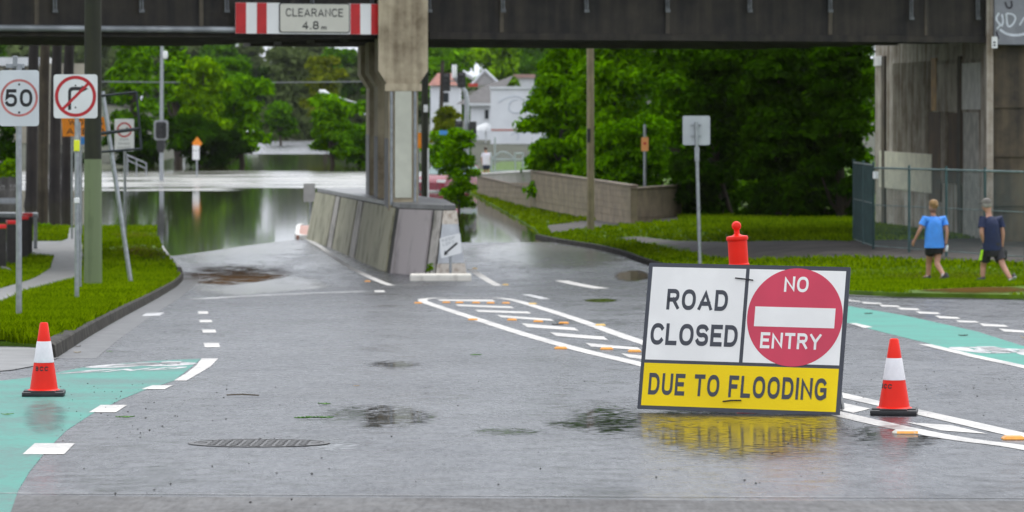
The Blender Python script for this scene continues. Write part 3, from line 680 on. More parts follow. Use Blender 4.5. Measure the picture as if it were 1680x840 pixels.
mb.build('service_pipe', pm('grey_pipe', (.28, .30, .32), .3, 1.5, .4, metal=.3), bridge, smooth=True)

# red and white clearance board on the left girder
o = bface(386, 55, .24); u = (bface(624, 55, .24)-o); u.z = 0; W = u.length; u = u.normalized(); H = bface(386, 4, .24).z-o.z
cb = empty('clearance_board', o, 'red and white striped height limit board with a cream plate on the girder', 'sign')
mb = MB(); mb.plate(o, u, ZU, [(0, 0), (W, 0), (W, H), (0, H)], .02); mb.build('panel', WSHEET, cb)
pw = W/238
def ubox(x0, x1): return [(x0*pw, .004), (x1*pw, .004), (x1*pw, H-.004), (x0*pw, H-.004)]
for x0, x1 in ((0, 17), (34.5, 50.5), (188, 204), (222, 238)): mb = MB(); mb.plate(o-BN*-.022, u, ZU, ubox(x0, x1), .003); mb.build('red_stripe', RED, cb)
nn = u.cross(ZU)
q = o+nn*.022
mb = MB(); mb.plate(q, u, ZU, rrect(70.5*pw, .03, 186.5*pw, H-.0, .05), .02); mb.build('plate_border', SIGNBLK, cb)
mb = MB(); mb.plate(q+nn*.0205, u, ZU, rrect(72*pw, .05, 185*pw, H-.02, .045), .003); mb.build('plate', CREAM, cb)
lettering('CLEARANCE', q+nn*.0255, u, ZU, 81*pw, H*.56, 94*pw, H*.27, SIGNBLK, cb, .15, .001)
lettering('4.8', q+nn*.0255, u, ZU, 107*pw, H*.15, 28*pw, H*.27, SIGNBLK, cb, .17, .001)
lettering('m', q+nn*.0255, u, ZU, 139*pw, H*.15, 9*pw, H*.14, SIGNBLK, cb, .22, .001)

# ------------------------------------------------------------------ pier on its crash barrier
PAX = Vector((-.075, 1, 0)).normalized(); PPX = Vector((1, .075, 0)).normalized()
pier = empty('bridge_pier', (-2.5, 87.9, r(88)), 'stained concrete bridge pier of three flared columns standing on the barrier', 'bridge pier')
def ppt(x, d, z): return Vector((-2.5, 87.9, 0))+PPX*x+PAX*d+Vector((0, 0, z))
def column(d0, d1, w0, w1, ztop, name='column'):
    zb = -1.35; zc0 = CZ-(150-HY)/71.6; zc1 = CZ-(125-HY)/71.6
    prof = [(-w0, zb), (w0, zb), (w0, zc0+.1), (w0, zc0+.12), (w1, zc1+.12), (w1, ztop), (-w1, ztop), (-w1, zc1+.12), (-w0, zc0+.12)]
    prof = [(-w0, zb), (w0, zb), (w0, zc0+.12), (w1, zc1+.12), (w1, ztop), (-w1, ztop), (-w1, zc1+.12), (-w0, zc0+.12)]
    n = len(prof); mb = MB()
    mb.add([ppt(x, d0, z) for x, z in prof]+[ppt(x, d1, z) for x, z in prof], [tuple(range(n))[::-1], tuple(range(n, 2*n))]+[(i, (i+1) % n, n+(i+1) % n, n+i) for i in range(n)])
    return mb.build(name, PIERC, pier)
col0 = column(-.2, 2.0, .335, .565, ZS+1.5)
zc = CZ-(146-HY)/71.6
mb = MB(); zz = [(-.36, zc), (.36, zc), (.36, zc+.3), (.565, zc+.62), (.565, zc+.62)]
column(5.2, 7.6, .36, .58, ZS-.002); column(10.6, 13.0, .36, .58, ZS-.002)
mb = MB(); bm_c = [ppt(x, d, z) for z in (zc-.05, zc+.12) for x, d in ((-.42, -.26), (.42, -.26), (.42, -.205), (-.42, -.205))]
mb.add(bm_c, [(0, 1, 2, 3), (4, 7, 6, 5), (0, 4, 5, 1), (1, 5, 6, 2), (2, 6, 7, 3), (3, 7, 4, 0)]); mb.build('capital_lip', PIERC, pier)
mb = MB(); PAN = pm('cream_painted_panel', (.52, .53, .44), .08, 2.5, .5)
c = [ppt(x, d, z) for z in (-1.05, zc-.055) for x, d in ((-.19, -.26), (.19, -.26), (.19, -.203), (-.19, -.203))]
mb.add(c, [(0, 1, 2, 3), (4, 7, 6, 5), (0, 4, 5, 1), (1, 5, 6, 2), (2, 6, 7, 3), (3, 7, 4, 0)]); mb.build('cream_panel', PAN, pier)
for x in (-.27, .27): mb = MB(); mb.tube([ppt(x, -.25, -1.22), ppt(x, -.25, zc-.06)], .035, 8); mb.build('downpipe', STEEL_DULL, pier, smooth=True)
GREYP = pm('grey_cover_paint', (.20, .20, .21), .2, 3, .7)
for d0, d1 in ((-.15, 1.95), (5.25, 7.55), (10.65, 12.95)):                             # grey anti-graffiti paint low on the shafts
    c = [ppt(x, d, z) for z in (-1.3, .3) for x, d in ((-.37-(.0 if d0 > 0 else -.025), d0), (-.30, d0), (-.30, d1), (-.37-(.0 if d0 > 0 else -.025), d1))]
    mb = MB(); mb.add(c, [(0, 1, 2, 3), (4, 7, 6, 5), (0, 4, 5, 1), (1, 5, 6, 2), (2, 6, 7, 3), (3, 7, 4, 0)]); mb.build('paint_coat', GREYP, pier)
BARR = stained('barrier_concrete', (.46, .43, .39), (.12, .115, .09), 1.6, .75, (.34, .52), run=.7, mixf=.7)
BARR2 = stained('green_streaked_concrete', (.39, .37, .26), (.11, .115, .065), 1.6, .75, (.34, .52), run=.45, mixf=.65)
barrier = empty('crash_barrier', (-2.4, 86, r(86)), 'long battered concrete crash barrier round the bridge pier with streaked panels', 'barrier')
bot = [(-6.05, 113), (-2.72, 85.6), (-1.66, 82.5), (-.97, 83.2), (-1.35, 92), (-4.2, 113)]
top = [(-5.72, 112.7), (-2.5, 85.7), (-1.48, 82.85), (-1.22, 83.1), (-1.62, 92), (-4.5, 112.7)]
def zb_(Y): return r(Y)-.12
def zt_(Y): return r(Y)+1.44
mb = MB(); n = 6
mb.add([(x, y, zb_(y)) for x, y in bot]+[(x, y, zt_(y)) for x, y in top], [tuple(range(n, 2*n))]+[(i, (i+1) % n, n+(i+1) % n, n+i) for i in range(n)])
mb.build('core', stained('dark_joint_concrete', (.07, .065, .055), (.03, .03, .025), 3, .85), barrier)
# precast panels along the road side
def face(i, t, h, out):
    a, b = Vector((*bot[i], zb_(bot[i][1]))), Vector((*bot[i+1], zb_(bot[i+1][1])))
    c, d = Vector((*top[i], zt_(top[i][1]))), Vector((*top[i+1], zt_(top[i+1][1])))
    lo, hi = a.lerp(b, t), c.lerp(d, t); nn = (b-a).cross(c-a).normalized()
    if nn.dot(lo-Vector((-2.1, 88, lo.z))) < 0: nn = -nn
    return lo.lerp(hi, h)+nn*out
edges = [0, .30, .37, .58, .65, .97]
for k in range(len(edges)-1):
    t0, t1 = edges[k]+.006, edges[k+1]-.006; mb = MB()
    v = [face(0, t, h, o_) for o_ in (.004, .05) for t, h in ((t0, .06), (t1, .06), (t1, .985), (t0, .985))]
    mb.add(v, [(0, 3, 2, 1), (4, 5, 6, 7), (0, 1, 5, 4), (1, 2, 6, 5), (2, 3, 7, 6), (3, 0, 4, 7)]); mb.build('precast_panel', (BARR2, BARR, BARR2, BARR, BARR2)[k], barrier)
for t0, t1 in ((.03, .78), (.85, .985)):
    mb = MB(); v = [face(1, t, h, o_) for o_ in (.004, .045) for t, h in ((t0, .06), (t1, .06), (t1, .985), (t0, .985))]
    mb.add(v, [(0, 3, 2, 1), (4, 5, 6, 7), (0, 1, 5, 4), (1, 2, 6, 5), (2, 3, 7, 6), (3, 0, 4, 7)]); mb.build('precast_panel', stained('mauve_grey_concrete', (.42, .375, .37), (.22, .195, .19), 3, .7, (.32, .5), run=.2) if t0 < .5 else BARR, barrier)
mb = MB(); v = [face(2, t, h, o_) for o_ in (.003, .02) for t, h in ((.02, .26), (.98, .26), (.98, .8), (.02, .8))]
mb.add(v, [(0, 3, 2, 1), (4, 5, 6, 7), (0, 1, 5, 4), (1, 2, 6, 5), (2, 3, 7, 6), (3, 0, 4, 7)]); mb.build('paint_coat', pm('pale_grey_paint', (.50, .52, .55), .1, 3, .6), barrier)
for h0, h1 in ((.05, .26), (.8, .99)):
    mb = MB(); v = [face(2, t, h, o_) for o_ in (.003, .022) for t, h in ((.0, h0), (1.0, h0), (1.0, h1-.004), (.0, h1-.004))]
    mb.add(v, [(0, 3, 2, 1), (4, 5, 6, 7), (0, 1, 5, 4), (1, 2, 6, 5), (2, 3, 7, 6), (3, 0, 4, 7)]); mb.build('render_band', pm('peeling_white_render', (.60, .54, .47), .3, 9, .7, base2=(.33, .25, .19), thr=(.5, .72)), barrier)
c_ = [(x, y, zt_(y)+dz) for dz in (.004, .10) for x, y in top]                           # coping
mb = MB(); mb.add(c_, [tuple(range(n)), tuple(range(n, 2*n))]+[(i, (i+1) % n, n+(i+1) % n, n+i) for i in range(n)]); mb.build('coping', pm('coping_concrete', (.15, .15, .15), .3, 2, .4, .2, 30), barrier)
a = G(672, 461); b = G(773, 461)
mb = MB(); mb.box(((a.x+b.x)/2, a.y+.35, r(a.y)+.05), (b.x-a.x, .55, .16), (0, 0, .02), .035)
mb.build('nose_kerb', pm('chipped_white_kerb', (.68, .65, .58), .15, 5, .6, .5, 14, base2=(.40, .37, .32), thr=(.55, .75)), barrier)
# keep left plate on a short post against the nose
yb = 82.3; pb = P(739, 447, yb)
kp = empty('keep_left_sign', (pb.x, yb, rz(pb.x, yb)), 'small white keep left plate with black arrow on a short post against the barrier nose', 'sign')
mb = MB(); mb.tube([(pb.x, yb, rz(pb.x, yb)), P(739, 400, yb)], .03, 8); mb.build('post', STEEL, kp, smooth=True)
o = P(723.5, 424, yb-.05); e = P(757.5, 415, yb-.02); u = (e-o).normalized(); v = (P(721, 391, yb-.05)-o); hh = v.length; v = v.normalized(); ww = (e-o).length
mb = MB(); mb.plate(o, u, v, rrect(0, 0, ww, hh, .03), .006); mb.build('plate', WSHEET, kp)
GREYTXT = pm('faded_grey_lettering', (.40, .42, .44), .05, 3, .5); nn = u.cross(v).normalized()
lettering('KEEP', o+nn*.0065, u, v, .10*ww, .78*hh, .62*ww, .14*hh, GREYTXT, kp); lettering('LEFT', o+nn*.0065, u, v, .14*ww, .57*hh, .56*ww, .14*hh, GREYTXT, kp)
mb = MB(); mb.plate(o+nn*.0065, u, v, [(.15*ww, .10*hh), (.36*ww, .13*hh), (.30*ww, .19*hh), (.85*ww, .50*hh), (.80*ww, .60*hh), (.25*ww, .28*hh), (.20*ww, .34*hh)], .002); mb.build('arrow', SIGNBLK, kp)
# traffic island behind the barrier with the back of a sign
isl = [(-6.35, 113), (-5.9, 113), (-6.1, 120), (-6.6, 129), (-7.2, 129), (-6.7, 120)]
sheet('traffic_island', isl, lambda x, y: r(y)+.14, .0, pm('pink_paving', (.42, .22, .17), .15, 3, .6), 1, 2, skirt=.3)
kerb('kerb', [Vector((*p, 0)) for p in ((-6.6, 129.2), (-7.25, 129), (-6.78, 120), (-6.42, 112.9), (-5.9, 112.7))], z_flat, pm('white_kerb_paint', (.62, .61, .58), .2, 5, .6), h=.16, side=1, gutter=0)
bs = P(510, 352, 121); zg = r(121)+.14
t = empty('island_sign', (bs.x, 121, zg), 'grey back of a small sign on the pink traffic island behind the barrier', 'sign')
mb = MB(); mb.tube([(bs.x, 121, zg), (bs.x, 121, P(0, 301, 121).z)], .045, 8); mb.build('post', STEEL, t, smooth=True)
mb = MB(); a = P(498, 331, 120.9); b = P(517, 301, 120.9); mb.plate(a, Vector((1, 0, 0)), ZU, rrect(0, 0, b.x-a.x, b.z-a.z, .03), .005); mb.build('plate', pm('sign_back_metal', (.42, .42, .41), .1, 4, .5, metal=.3), t)

# ------------------------------------------------------------------ right abutment
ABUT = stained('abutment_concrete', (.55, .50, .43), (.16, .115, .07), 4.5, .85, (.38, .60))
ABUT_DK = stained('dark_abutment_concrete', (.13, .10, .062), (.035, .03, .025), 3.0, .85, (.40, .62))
A0 = Vector((11.95, 94.0, 0)); A1 = Vector((10.5, 111.0, 0)); AD = (A1-A0).normalized(); AN = Vector((AD.y, -AD.x, 0))
if AN.x > 0: AN = -AN
zA = -2.7
ab = empty('bridge_abutment', (A0.x, A0.y, zA), 'tall stained concrete bridge abutment wall behind the chain link fence', 'bridge abutment')
def apt(t, out, z): return A0.lerp(A1, t)+AN*out+Vector((0, 0, z))
def ablock(mb, t0, t1, o0, o1, z0, z1):
    c = [apt(t, o_, z) for z in (z0, z1) for t, o_ in ((t0, o0), (t1, o0), (t1, o1), (t0, o1))]
    return mb.add(c, [(0, 1, 2, 3), (4, 7, 6, 5), (0, 4, 5, 1), (1, 5, 6, 2), (2, 6, 7, 3), (3, 7, 4, 0)])
zS2 = ZS-.003
mb = MB(); ablock(mb, .03, 1, -1.6, 0, zA, ZS+1.6); mb.build('breast_wall', ABUT, ab)
rib = ABUT
mb = MB()
for k in range(54):                                      # shuttering ribs cast into the face
    t = .12+.72*k/54; ablock(mb, t, t+.006, .002, .03, -1.0, zS2-.35)
mb.build('ribbed_facing', ABUT, ab)
LP = pm('pale_cover_paint', (.78, .76, .74), .12, 3, .7); CR = pm('cream_cover_paint', (.72, .69, .54), .1, 3, .7); OC = pm('ochre_rust_stain', (.42, .23, .05), .2, 3, .7)
BRN = stained('brown_run_stain', (.14, .075, .025), (.05, .03, .015), 4, .8)
def tpx(px):                                             # parameter along the wall for a photo column
    lo, hi = 0, 1
    for _ in range(40):
        m = (lo+hi)/2; q = A0.lerp(A1, m); x = CX+q.x*F/q.y
        if x > px: lo = m
        else: hi = m
    return (lo+hi)/2
def patch(x0, x1, y0, y1, m, name='paint_patch', th=.034):
    t0, t1 = tpx(x1), tpx(x0); ym = A0.lerp(A1, (t0+t1)/2).y
    mb = MB(); ablock(mb, t0, t1, .003, th, CZ-(y1-HY)*ym/F, CZ-(y0-HY)*ym/F); return mb.build(name, m, ab)
patch(1581, 1615, 103, 180, LP, th=.045); patch(1617, 1626, 103, 180, LP, th=.05); patch(1530, 1538, 95, 182, OC, th=.04); patch(1540, 1572, 105, 183, ABUT, th=.042)
patch(1445, 1531, 250, 312, CR, th=.05); patch(1436, 1448, 92, 108, LP, th=.04)
patch(1558, 1582, 185, 300, BRN, th=.037); patch(1583, 1608, 184, 420, pm('grey_cover_paint_lower', (.46, .44, .40), .2, 3, .7), th=.046); patch(1525, 1545, 184, 330, BRN, th=.033)
for x in (1628, 1574, 1449): patch(x, x+5, 92, 420, ABUT_DK, 'joint_cover', .055)
# wing wall and end block to the right
mb = MB(); W0 = A0+AN*.35+Vector((0, -.1, 0)); wd = Vector((1, -.02, 0)).normalized()
def wblock(mb, s0, s1, d0, d1, z0, z1):
    c = [W0+wd*s+Vector((0, d, z)) for z in (z0, z1) for s, d in ((s0, d0), (s1, d0), (s1, d1), (s0, d1))]
    return mb.add(c, [(0, 1, 2, 3), (4, 7, 6, 5), (0, 4, 5, 1), (1, 5, 6, 2), (2, 6, 7, 3), (3, 7, 4, 0)])
wblock(mb, .0, .16, -.02, 1.2, zA, ZS+1.6); mb.build('pilaster', ABUT, ab)
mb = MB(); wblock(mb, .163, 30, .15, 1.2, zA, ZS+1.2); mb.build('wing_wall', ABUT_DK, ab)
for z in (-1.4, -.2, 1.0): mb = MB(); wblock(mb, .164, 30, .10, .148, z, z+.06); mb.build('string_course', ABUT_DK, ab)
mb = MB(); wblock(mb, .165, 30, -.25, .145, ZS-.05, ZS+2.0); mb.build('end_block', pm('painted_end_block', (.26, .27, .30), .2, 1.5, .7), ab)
gp = W0+wd*.17+Vector((0, -.254, ZS-.03)); SPR = pm('white_spray_paint', (.62, .66, .72), .1, 3, .6); SPK = pm('dark_spray_paint', (.03, .03, .04), .1, 3, .6)
def scrawl(pts, m, w=.045):
    poly = strip(smooth_path(pts, 3), w); mb = MB(); n = len(poly)//2
    mb.add([gp+wd*p.x+ZU*p.y for p in poly], [(i, i+1, 2*n-2-i, 2*n-1-i) for i in range(n-1)]); mb.build('graffiti', m, ab)
scrawl([(.10, .75), (.02, .62), (.08, .52), (.14, .46), (.05, .36)], SPR); scrawl([(.17, .72), (.21, .55), (.16, .42)], SPR)
scrawl([(.28, .74), (.30, .42), (.40, .42), (.52, .6), (.46, .72), (.28, .74)], SPR); scrawl([(.12, .35), (.3, .22), (.6, .2), (.9, .3)], SPR, .06)
scrawl([(.25, 1.02), (.3, .86), (.42, .88), (.4, 1.05)], SPK, .05); scrawl([(.04, .30), (.06, .2), (.09, .12)], SPK, .05); scrawl([(.6, .45), (.75, .7), (.9, .5), (1.2, .7)], SPR)
mb = MB(); a = bface(1627, 79, .55); mb.plate(a, Vector((1, 0, 0)), ZU, rrect(0, 0, .14, .28, .01), .01); np_ = mb.build('number_plate', WSHEET, ab)
for k_, zz in ((0, .05), (1, .12)): mb = MB(); mb.plate(a+Vector((.035, -.012, zz)), Vector((1, 0, 0)), ZU, rrect(0, 0, .06, .04, .01), .002); mb.build('plate_mark', SIGNBLK, np_)

# ------------------------------------------------------------------ chain link fence
TEAL = pm('green_coated_wire', (.035, .085, .085), .2, 4, .5); RAIL = pm('grey_green_fence_rail', (.16, .22, .22), .2, 4, .45)
def chain_fence(a, b, h, nposts, label, wire=.0022, gap=.075, top_rail=True):
    f = empty('chain_link_fence', a, label, 'fence'); d = (b-a); L = Vector((d.x, d.y, 0)).length; dz = d.z/L; ud = Vector((d.x, d.y, 0)).normalized()
    def q(s, z): return a+ud*s+Vector((0, 0, s*dz+z))
    mb = MB(); k = -h
    while k < L:
        for sg in (0, 1):
            s0, s1 = k, k+h; z0, z1 = (0, h) if sg == 0 else (h, 0)
            if s0 < 0: z0 += (z1-z0)*(-s0)/(s1-s0); s0 = 0
            if s1 > L: z1 = z0+(z1-z0)*(L-s0)/(s1-s0); s1 = L
            if s1-s0 > .02: mb.tube([q(s0, z0+.03), q(s1, z1+.03)], wire, 3, False)
        k += gap
    mb.build('mesh', TEAL, f)
    for i in range(nposts):
        s = L*i/(nposts-1); mb = MB(); mb.tube([q(s, -.1), q(s, h+.12)], .03, 8); mb.build('post', TEAL, f, smooth=True)
    for z in (h+.04, .05, h*.55):
        mb = MB(); mb.tube([q(0, z), q(L, z)], .024 if z > .1 and z != h*.55 else .010, 8); mb.build('rail', RAIL, f, smooth=True)
    return f
def fpt(px, pytop, Y, h=1.8):
    p = P(px, pytop, Y); p.z -= h; return p
chain_fence(fpt(1433, 281, 90), fpt(1980, 297, 75.5), 1.84, 9, 'green chain link fence running in front of the abutment wall')
chain_fence(fpt(1401, 276, 95), fpt(1433, 281, 90), 1.9, 3, 'short green chain link return panel at the abutment corner', .003, .05)
tg = MB(); a = P(1432, 293, 89.9); tg.plate(a, Vector((1, 0, 0)), ZU, rrect(0, 0, .13, .17, .01), .004); o = tg.build('fence_tag', WSHEET, None, a); tag(o, 'small white plate fixed on the chain link fence corner post', 'sign plate')
# ------------------------------------------------------------------ road closed board
SW = pm('board_white', (.87, .86, .83), .05, 3, .45); SY = pm('board_yellow', (.92, .66, .002), .04, 2, .5, spec=.25); SR = pm('board_red', (.62, .035, .085), .06, 3, .42); SG = pm('board_charcoal', (.045, .05, .065), .08, 4, .5)
BL, BR_, TL, TR = P(1046, 671, 23.15), P(1378, 683, 22.72), P(1068, 431, 23.29), P(1394, 439, 22.86)
board = empty('road_closed_board', (BL+BR_)/2, 'large white and yellow ROAD CLOSED DUE TO FLOODING board leaning on the wet road', 'sign board')
u = (BR_-BL); BW = u.length; u = u.normalized(); v = ((TL-BL)+(TR-BR_))/2; BH = v.length; v = v.normalized(); nn = u.cross(v).normalized()
fx = lambda x: x/800*BW
def fpoly(x0, y0, x1, y1): return [(x0*BW, y0*BH), (x1*BW, y0*BH), (x1*BW, y1*BH), (x0*BW, y1*BH)]
mb = MB(); mb.plate(BL, u, v, rrect(0, 0, BW, BH, .008), .008); mb.build('backing_panel', SG, board)
fo = BL+nn*.0083
# frame thickness ~ .022 of width; rows: yellow .02-.315, white .335-.978
mb = MB(); mb.plate(fo, u, v, fpoly(.018, .026, .980, .315), .0012); mb.build('yellow_panel', SY, board)
mb = MB(); mb.plate(fo, u, v, fpoly(.020, .338, .488, .972), .0012); mb.build('white_panel', SW, board)
mb = MB(); mb.plate(fo, u, v, fpoly(.506, .338, .980, .972), .0012); mb.build('white_panel', SW, board)
to = fo+nn*.0014; cx, cy, rr = .7455*BW, .652*BH, .2345*BW
mb = MB(); mb.disc(to, u, v, (cx, cy), rr, .0008, 72); mb.build('red_disc', SR, board)
t2 = to+nn*.001
mb = MB(); mb.plate(t2, u, v, [(cx-.197*BW, cy-.067*BH), (cx+.197*BW, cy-.067*BH), (cx+.197*BW, cy+.067*BH), (cx-.197*BW, cy+.067*BH)], .0008); mb.build('white_bar', SW, board)
def bl(t, x, y, w, h, m, o, wt=.155, sp=1.0): lettering(t, o, u, v, x*BW, y*BH, w*BW, h*BH, m, board, wt, .0006, sp)
bl('ROAD', .105, .682, .305, .142, SG, to, .205, 1.0); bl('CLOSED', .037, .440, .435, .148, SG, to, .205, .9)
bl('NO', .683, .823, .119, .105, SW, t2, .19, 1.0); bl('ENTRY', .586, .438, .300, .108, SW, t2, .19, 1.0)
bl('DUE TO FLOODING', .048, .100, .880, .148, SG, to, .20, 1.15)
for x, y, w, dy in ((.438, .908, .09, -.012), (.425, .070, .090, .012)):
    mb = MB(); mb.tube([to+u*(x*BW)+v*(y*BH)+nn*.006, to+u*((x+w/2)*BW)+v*((y+.002+dy*.6)*BH)+nn*.009, to+u*((x+w)*BW)+v*((y+dy)*BH)+nn*.006], .0042, 6); mb.build('cable_tie', BLACK, board, smooth=True)
# folding stand behind the board
for x in (.14, .86):
    mb = MB(); tp = BL+u*(x*BW)+v*(BH*.86)-nn*.02; ft = BL+u*(x*BW)-nn*.0; ft = Vector((tp.x+.16, tp.y+.42, 0)); ft.z = rz(ft.x, ft.y)+.012
    mb.tube([tp, ft], .014, 8); mb.build('stand_leg', STEEL, board, smooth=True)
    mb = MB(); mb.tube([BL+u*(x*BW)+v*.02-nn*.02, BL+u*(x*BW)+v*(BH*.93)-nn*.02], .012, 6); mb.build('stand_rail', STEEL, board, smooth=True)

# ------------------------------------------------------------------ T-top bollard behind the board
ORANGE = pm('fluorescent_orange_plastic', (.86, .016, .003), .06, 5, .45, spec=.3); REFL = pm('white_reflective_band', (.72, .70, .72), .04, 30, .35)
bz = G(1228, 655); Yb = 24.3; bx = P(1226, 0, Yb).x; z0 = rz(bx, Yb)
tb = empty('traffic_bollard', (bx, Yb, z0), 'orange T-top traffic bollard standing behind the ROAD CLOSED board', 'bollard')
M = Matrix.Rotation(R(-3.5), 3, 'Y')
def lat(prof, name, m, n=28, **k): mb = MB(); mb.lathe([(a, b) for a, b in prof], (bx, Yb, z0), n, M); return mb.build(name, m, tb, smooth=True)
lat([(.20, 0), (.20, .03), (.17, .05), (.09, .07)], 'base', BLACK, 8)
lat([(.062, .071), (.062, .30), (.064, .301), (.064, .45), (.062, .451), (.062, .62), (.064, .621), (.064, .77), (.062, .771), (.062, .86)], 'body', ORANGE)
for a in (.302, .622): lat([(.0645, a), (.0655, a+.004), (.0655, a+.225), (.0645, a+.229)], 'reflective_band', REFL)
lat([(.0625, .861), (.068, .868), (.068, .882), (.062, .888), (.062, 1.03), (.068, 1.036), (.071, 1.045), (.066, 1.06), (.03, 1.066), (.018, 1.075), (.017, 1.10)], 'top', ORANGE)
mb = MB(); mb.lathe([(.004, -.045), (.024, -.036), (.030, -.02), (.022, -.008), (.018, 0), (.022, .008), (.030, .02), (.024, .036), (.004, .045)], (0, 0, 0), 16, Matrix.Rotation(R(90), 3, 'X'))
mb.v = [tuple(M @ (Vector(p)+Vector((0, 0, 1.125)))+Vector((bx, Yb, z0))) for p in mb.v]; mb.build('grip', ORANGE, tb, smooth=True)

# ------------------------------------------------------------------ traffic cones
def cone(px, py, hpx, yaw, tw, label):
    g = G(px, py-5); s = F/g.y; H = hpx/s
    c = empty('traffic_cone', (g.x, g.y, rz(g.x, g.y)+.004), label, 'traffic cone', 'traffic cones either side of the board')
    pz = Matrix.Rotation(yaw, 3, 'Z'); o = Vector(c.location)
    mb = MB(); mb.box(o+Vector((0, 0, .016)), (.275, .275, .030), (0, 0, yaw), .007)
    for i in range(4): w = yaw+i*math.pi/2; mb.box(o+Vector((.105*math.cos(w), .105*math.sin(w), .034)), (.05, .16, .010), (0, 0, w), .003)
    mb.build('base', BLACK, c, smooth=True)
    r0, r1, zb, zt = .094, .026, .033, H
    R_ = lambda z: r0+(r1-r0)*(z-zb)/(zt-zb)
    mb = MB(); mb.lathe([(.112, .033), (.106, .040), (R_(.046), .046), (R_(.185), .185), (R_(.2), .2), (R_(H*.75), H*.75), (R_(H-.006), H-.006), (R_(H)*.8, H), (R_(H)*.6, H), (R_(H)*.5, H-.02)], o, 40); mb.build('body', ORANGE, c, smooth=True)
    za, zb2 = H*.455, H*.745
    mb = MB(); mb.lathe([(R_(za)+.0005, za), (R_(za)+.0022, za+.002), (R_(zb2)+.0022, zb2-.002), (R_(zb2)+.0005, zb2)], o, 40); mb.build('reflective_sleeve', REFL, c, smooth=True)
    z0_, hh = H*.345, H*.062
    def mp(x, y): w = -math.pi/2+tw+x/R_(z0_+y); rr = R_(z0_+y)+.0012; return o+Vector((rr*math.cos(w), rr*math.sin(w), z0_+y))
    lettering('BCC', None, (1, 0, 0), (0, 0, 1), -.048, 0, .088, hh, pm('stencil_black', (.012, .008, .008), .1, 9, .5), c, .25, .0, 1.7, mp)
    return c
cone(72, 655, 120, R(4), R(-2), 'orange and white traffic cone marked BCC standing on the green bike lane')
cone(1467, 685.5, 124, R(-8), R(-48), 'orange and white traffic cone on the grey asphalt beside the ROAD CLOSED board')

# ------------------------------------------------------------------ posts and signs on the left verge
def post_sign(name, label, px_post, py_base, plate, Y, plate_fn, surf=landL, rad=.03, top=None, tilt=(0, 0), cat='road sign', postmat=STEEL):
    """plate = (x0, y0, x1, y1) in photo pixels"""
    b = P(px_post, py_base, Y); zg = surf(b.x, Y)
    s = empty(name, (b.x, Y, zg), label, cat)
    tp = P(px_post+tilt[0], top if top is not None else plate[1]+3, Y+tilt[1]*0)
    mb = MB(); mb.tube([(b.x, Y, zg-.05), tp], rad, 10); mb.build('post', postmat, s, smooth=True)
    o = P(plate[0], plate[3], Y-rad-.012); e = P(plate[2], plate[1], Y-rad-.012); w, h = e.x-o.x, e.z-o.z
    plate_fn(s, o, Vector((1, 0, 0)), ZU, w, h)
    return s
XU = Vector((1, 0, 0)); SREDO = pm('sign_red', (.46, .012, .02), .06, 4, .45); SREDF = pm('faded_sign_red', (.50, .17, .16), .15, 9, .5); SIGNW = pm('sign_white', (.72, .74, .75), .04, 3, .45); SIGNG = pm('dull_sign_white', (.62, .66, .69), .05, 3, .5)
def fifty(s, o, u, v, w, h):
    mb = MB(); mb.plate(o, u, v, rrect(0, 0, w, h, .035), .004); mb.build('plate', SIGNG, s); q = o+ (u.cross(v))*.0045
    mb = MB(); mb.ring(q, u, v, (w*.5, h*.505), w*.415, w*.475, .001); mb.build('red_ring', SREDF, s)
    lettering('50', q, u, v, w*.135, h*.345, w*.70, h*.315, SIGNBLK, s, .19, .001)
    for y in (.745, .245): mb = MB(); mb.disc(q, u, v, (w*.5, h*y), .012, .003, 12); mb.build('bolt', SIGNBLK, s)
post_sign('speed_limit_sign', '50 speed limit sign on a grey steel post in the left grass verge', 31, 521, (-1, 115, 64, 207), 42, fifty, rad=.033, top=106)
s_ = bpy.data.objects['speed_limit_sign']
mb = MB(); a = P(25, 108, 42); mb.box(a, (.20, .03, .05), None, .006); mb.box(a+Vector((0, 0, .05)), (.05, .05, .12), None, .006); mb.build('bracket', STEEL_DULL, s_)
def noright(s, o, u, v, w, h):
    mb = MB(); mb.plate(o, u, v, rrect(0, 0, w, h, .04), .004); mb.build('plate', SIGNW, s); q = o+u.cross(v)*.0045; c = (w*.5, h*.5)
    mb = MB(); mb.plate(q, u, v, [(w*.33, h*.19), (w*.40, h*.19), (w*.40, h*.60), (w*.44, h*.635), (w*.64, h*.635), (w*.64, h*.59), (w*.79, h*.67), (w*.64, h*.75), (w*.64, h*.715), (w*.42, h*.715), (w*.36, h*.69), (w*.33, h*.62)], .001); mb.build('turn_arrow', SIGNBLK, s)
    q2 = q+u.cross(v)*.0015
    mb = MB(); mb.ring(q2, u, v, c, w*.395, w*.47, .001); mb.build('red_ring', SREDO, s)
    a = R(45); d = Vector((math.cos(a), math.sin(a))); e = Vector((-d.y, d.x)); L = w*.41
    mb = MB(); mb.plate(q2, u, v, [(c[0]+d.x*i*L+e.x*j*w*.033, c[1]+d.y*i*L+e.y*j*w*.033) for i, j in ((-1, -1), (1, -1), (1, 1), (-1, 1))], .0011); mb.build('red_slash', SREDO, s)
    for y in (.745, .245): mb = MB(); mb.disc(q, u, v, (w*.5, h*y), .012, .003, 12); mb.build('bolt', SIGNBLK, s)
nr = post_sign('no_right_turn_sign', 'white no right turn sign with red circle on a steel post beside the wooden pole', 126, 484, (88, 122, 160, 194), 52, noright)
mb = MB(); a = P(126, 239, 51.94); mb.box(a, (.075, .07, .15), None, .01); mb.build('yellow_band', pm('fluorescent_yellow_tape', (.80, .85, .03), .04, 4, .4), nr)
mb = MB(); a = P(126, 329, 51.95); mb.box(a, (.07, .07, .075), None, .01); mb.build('pale_band', WSHEET, nr)
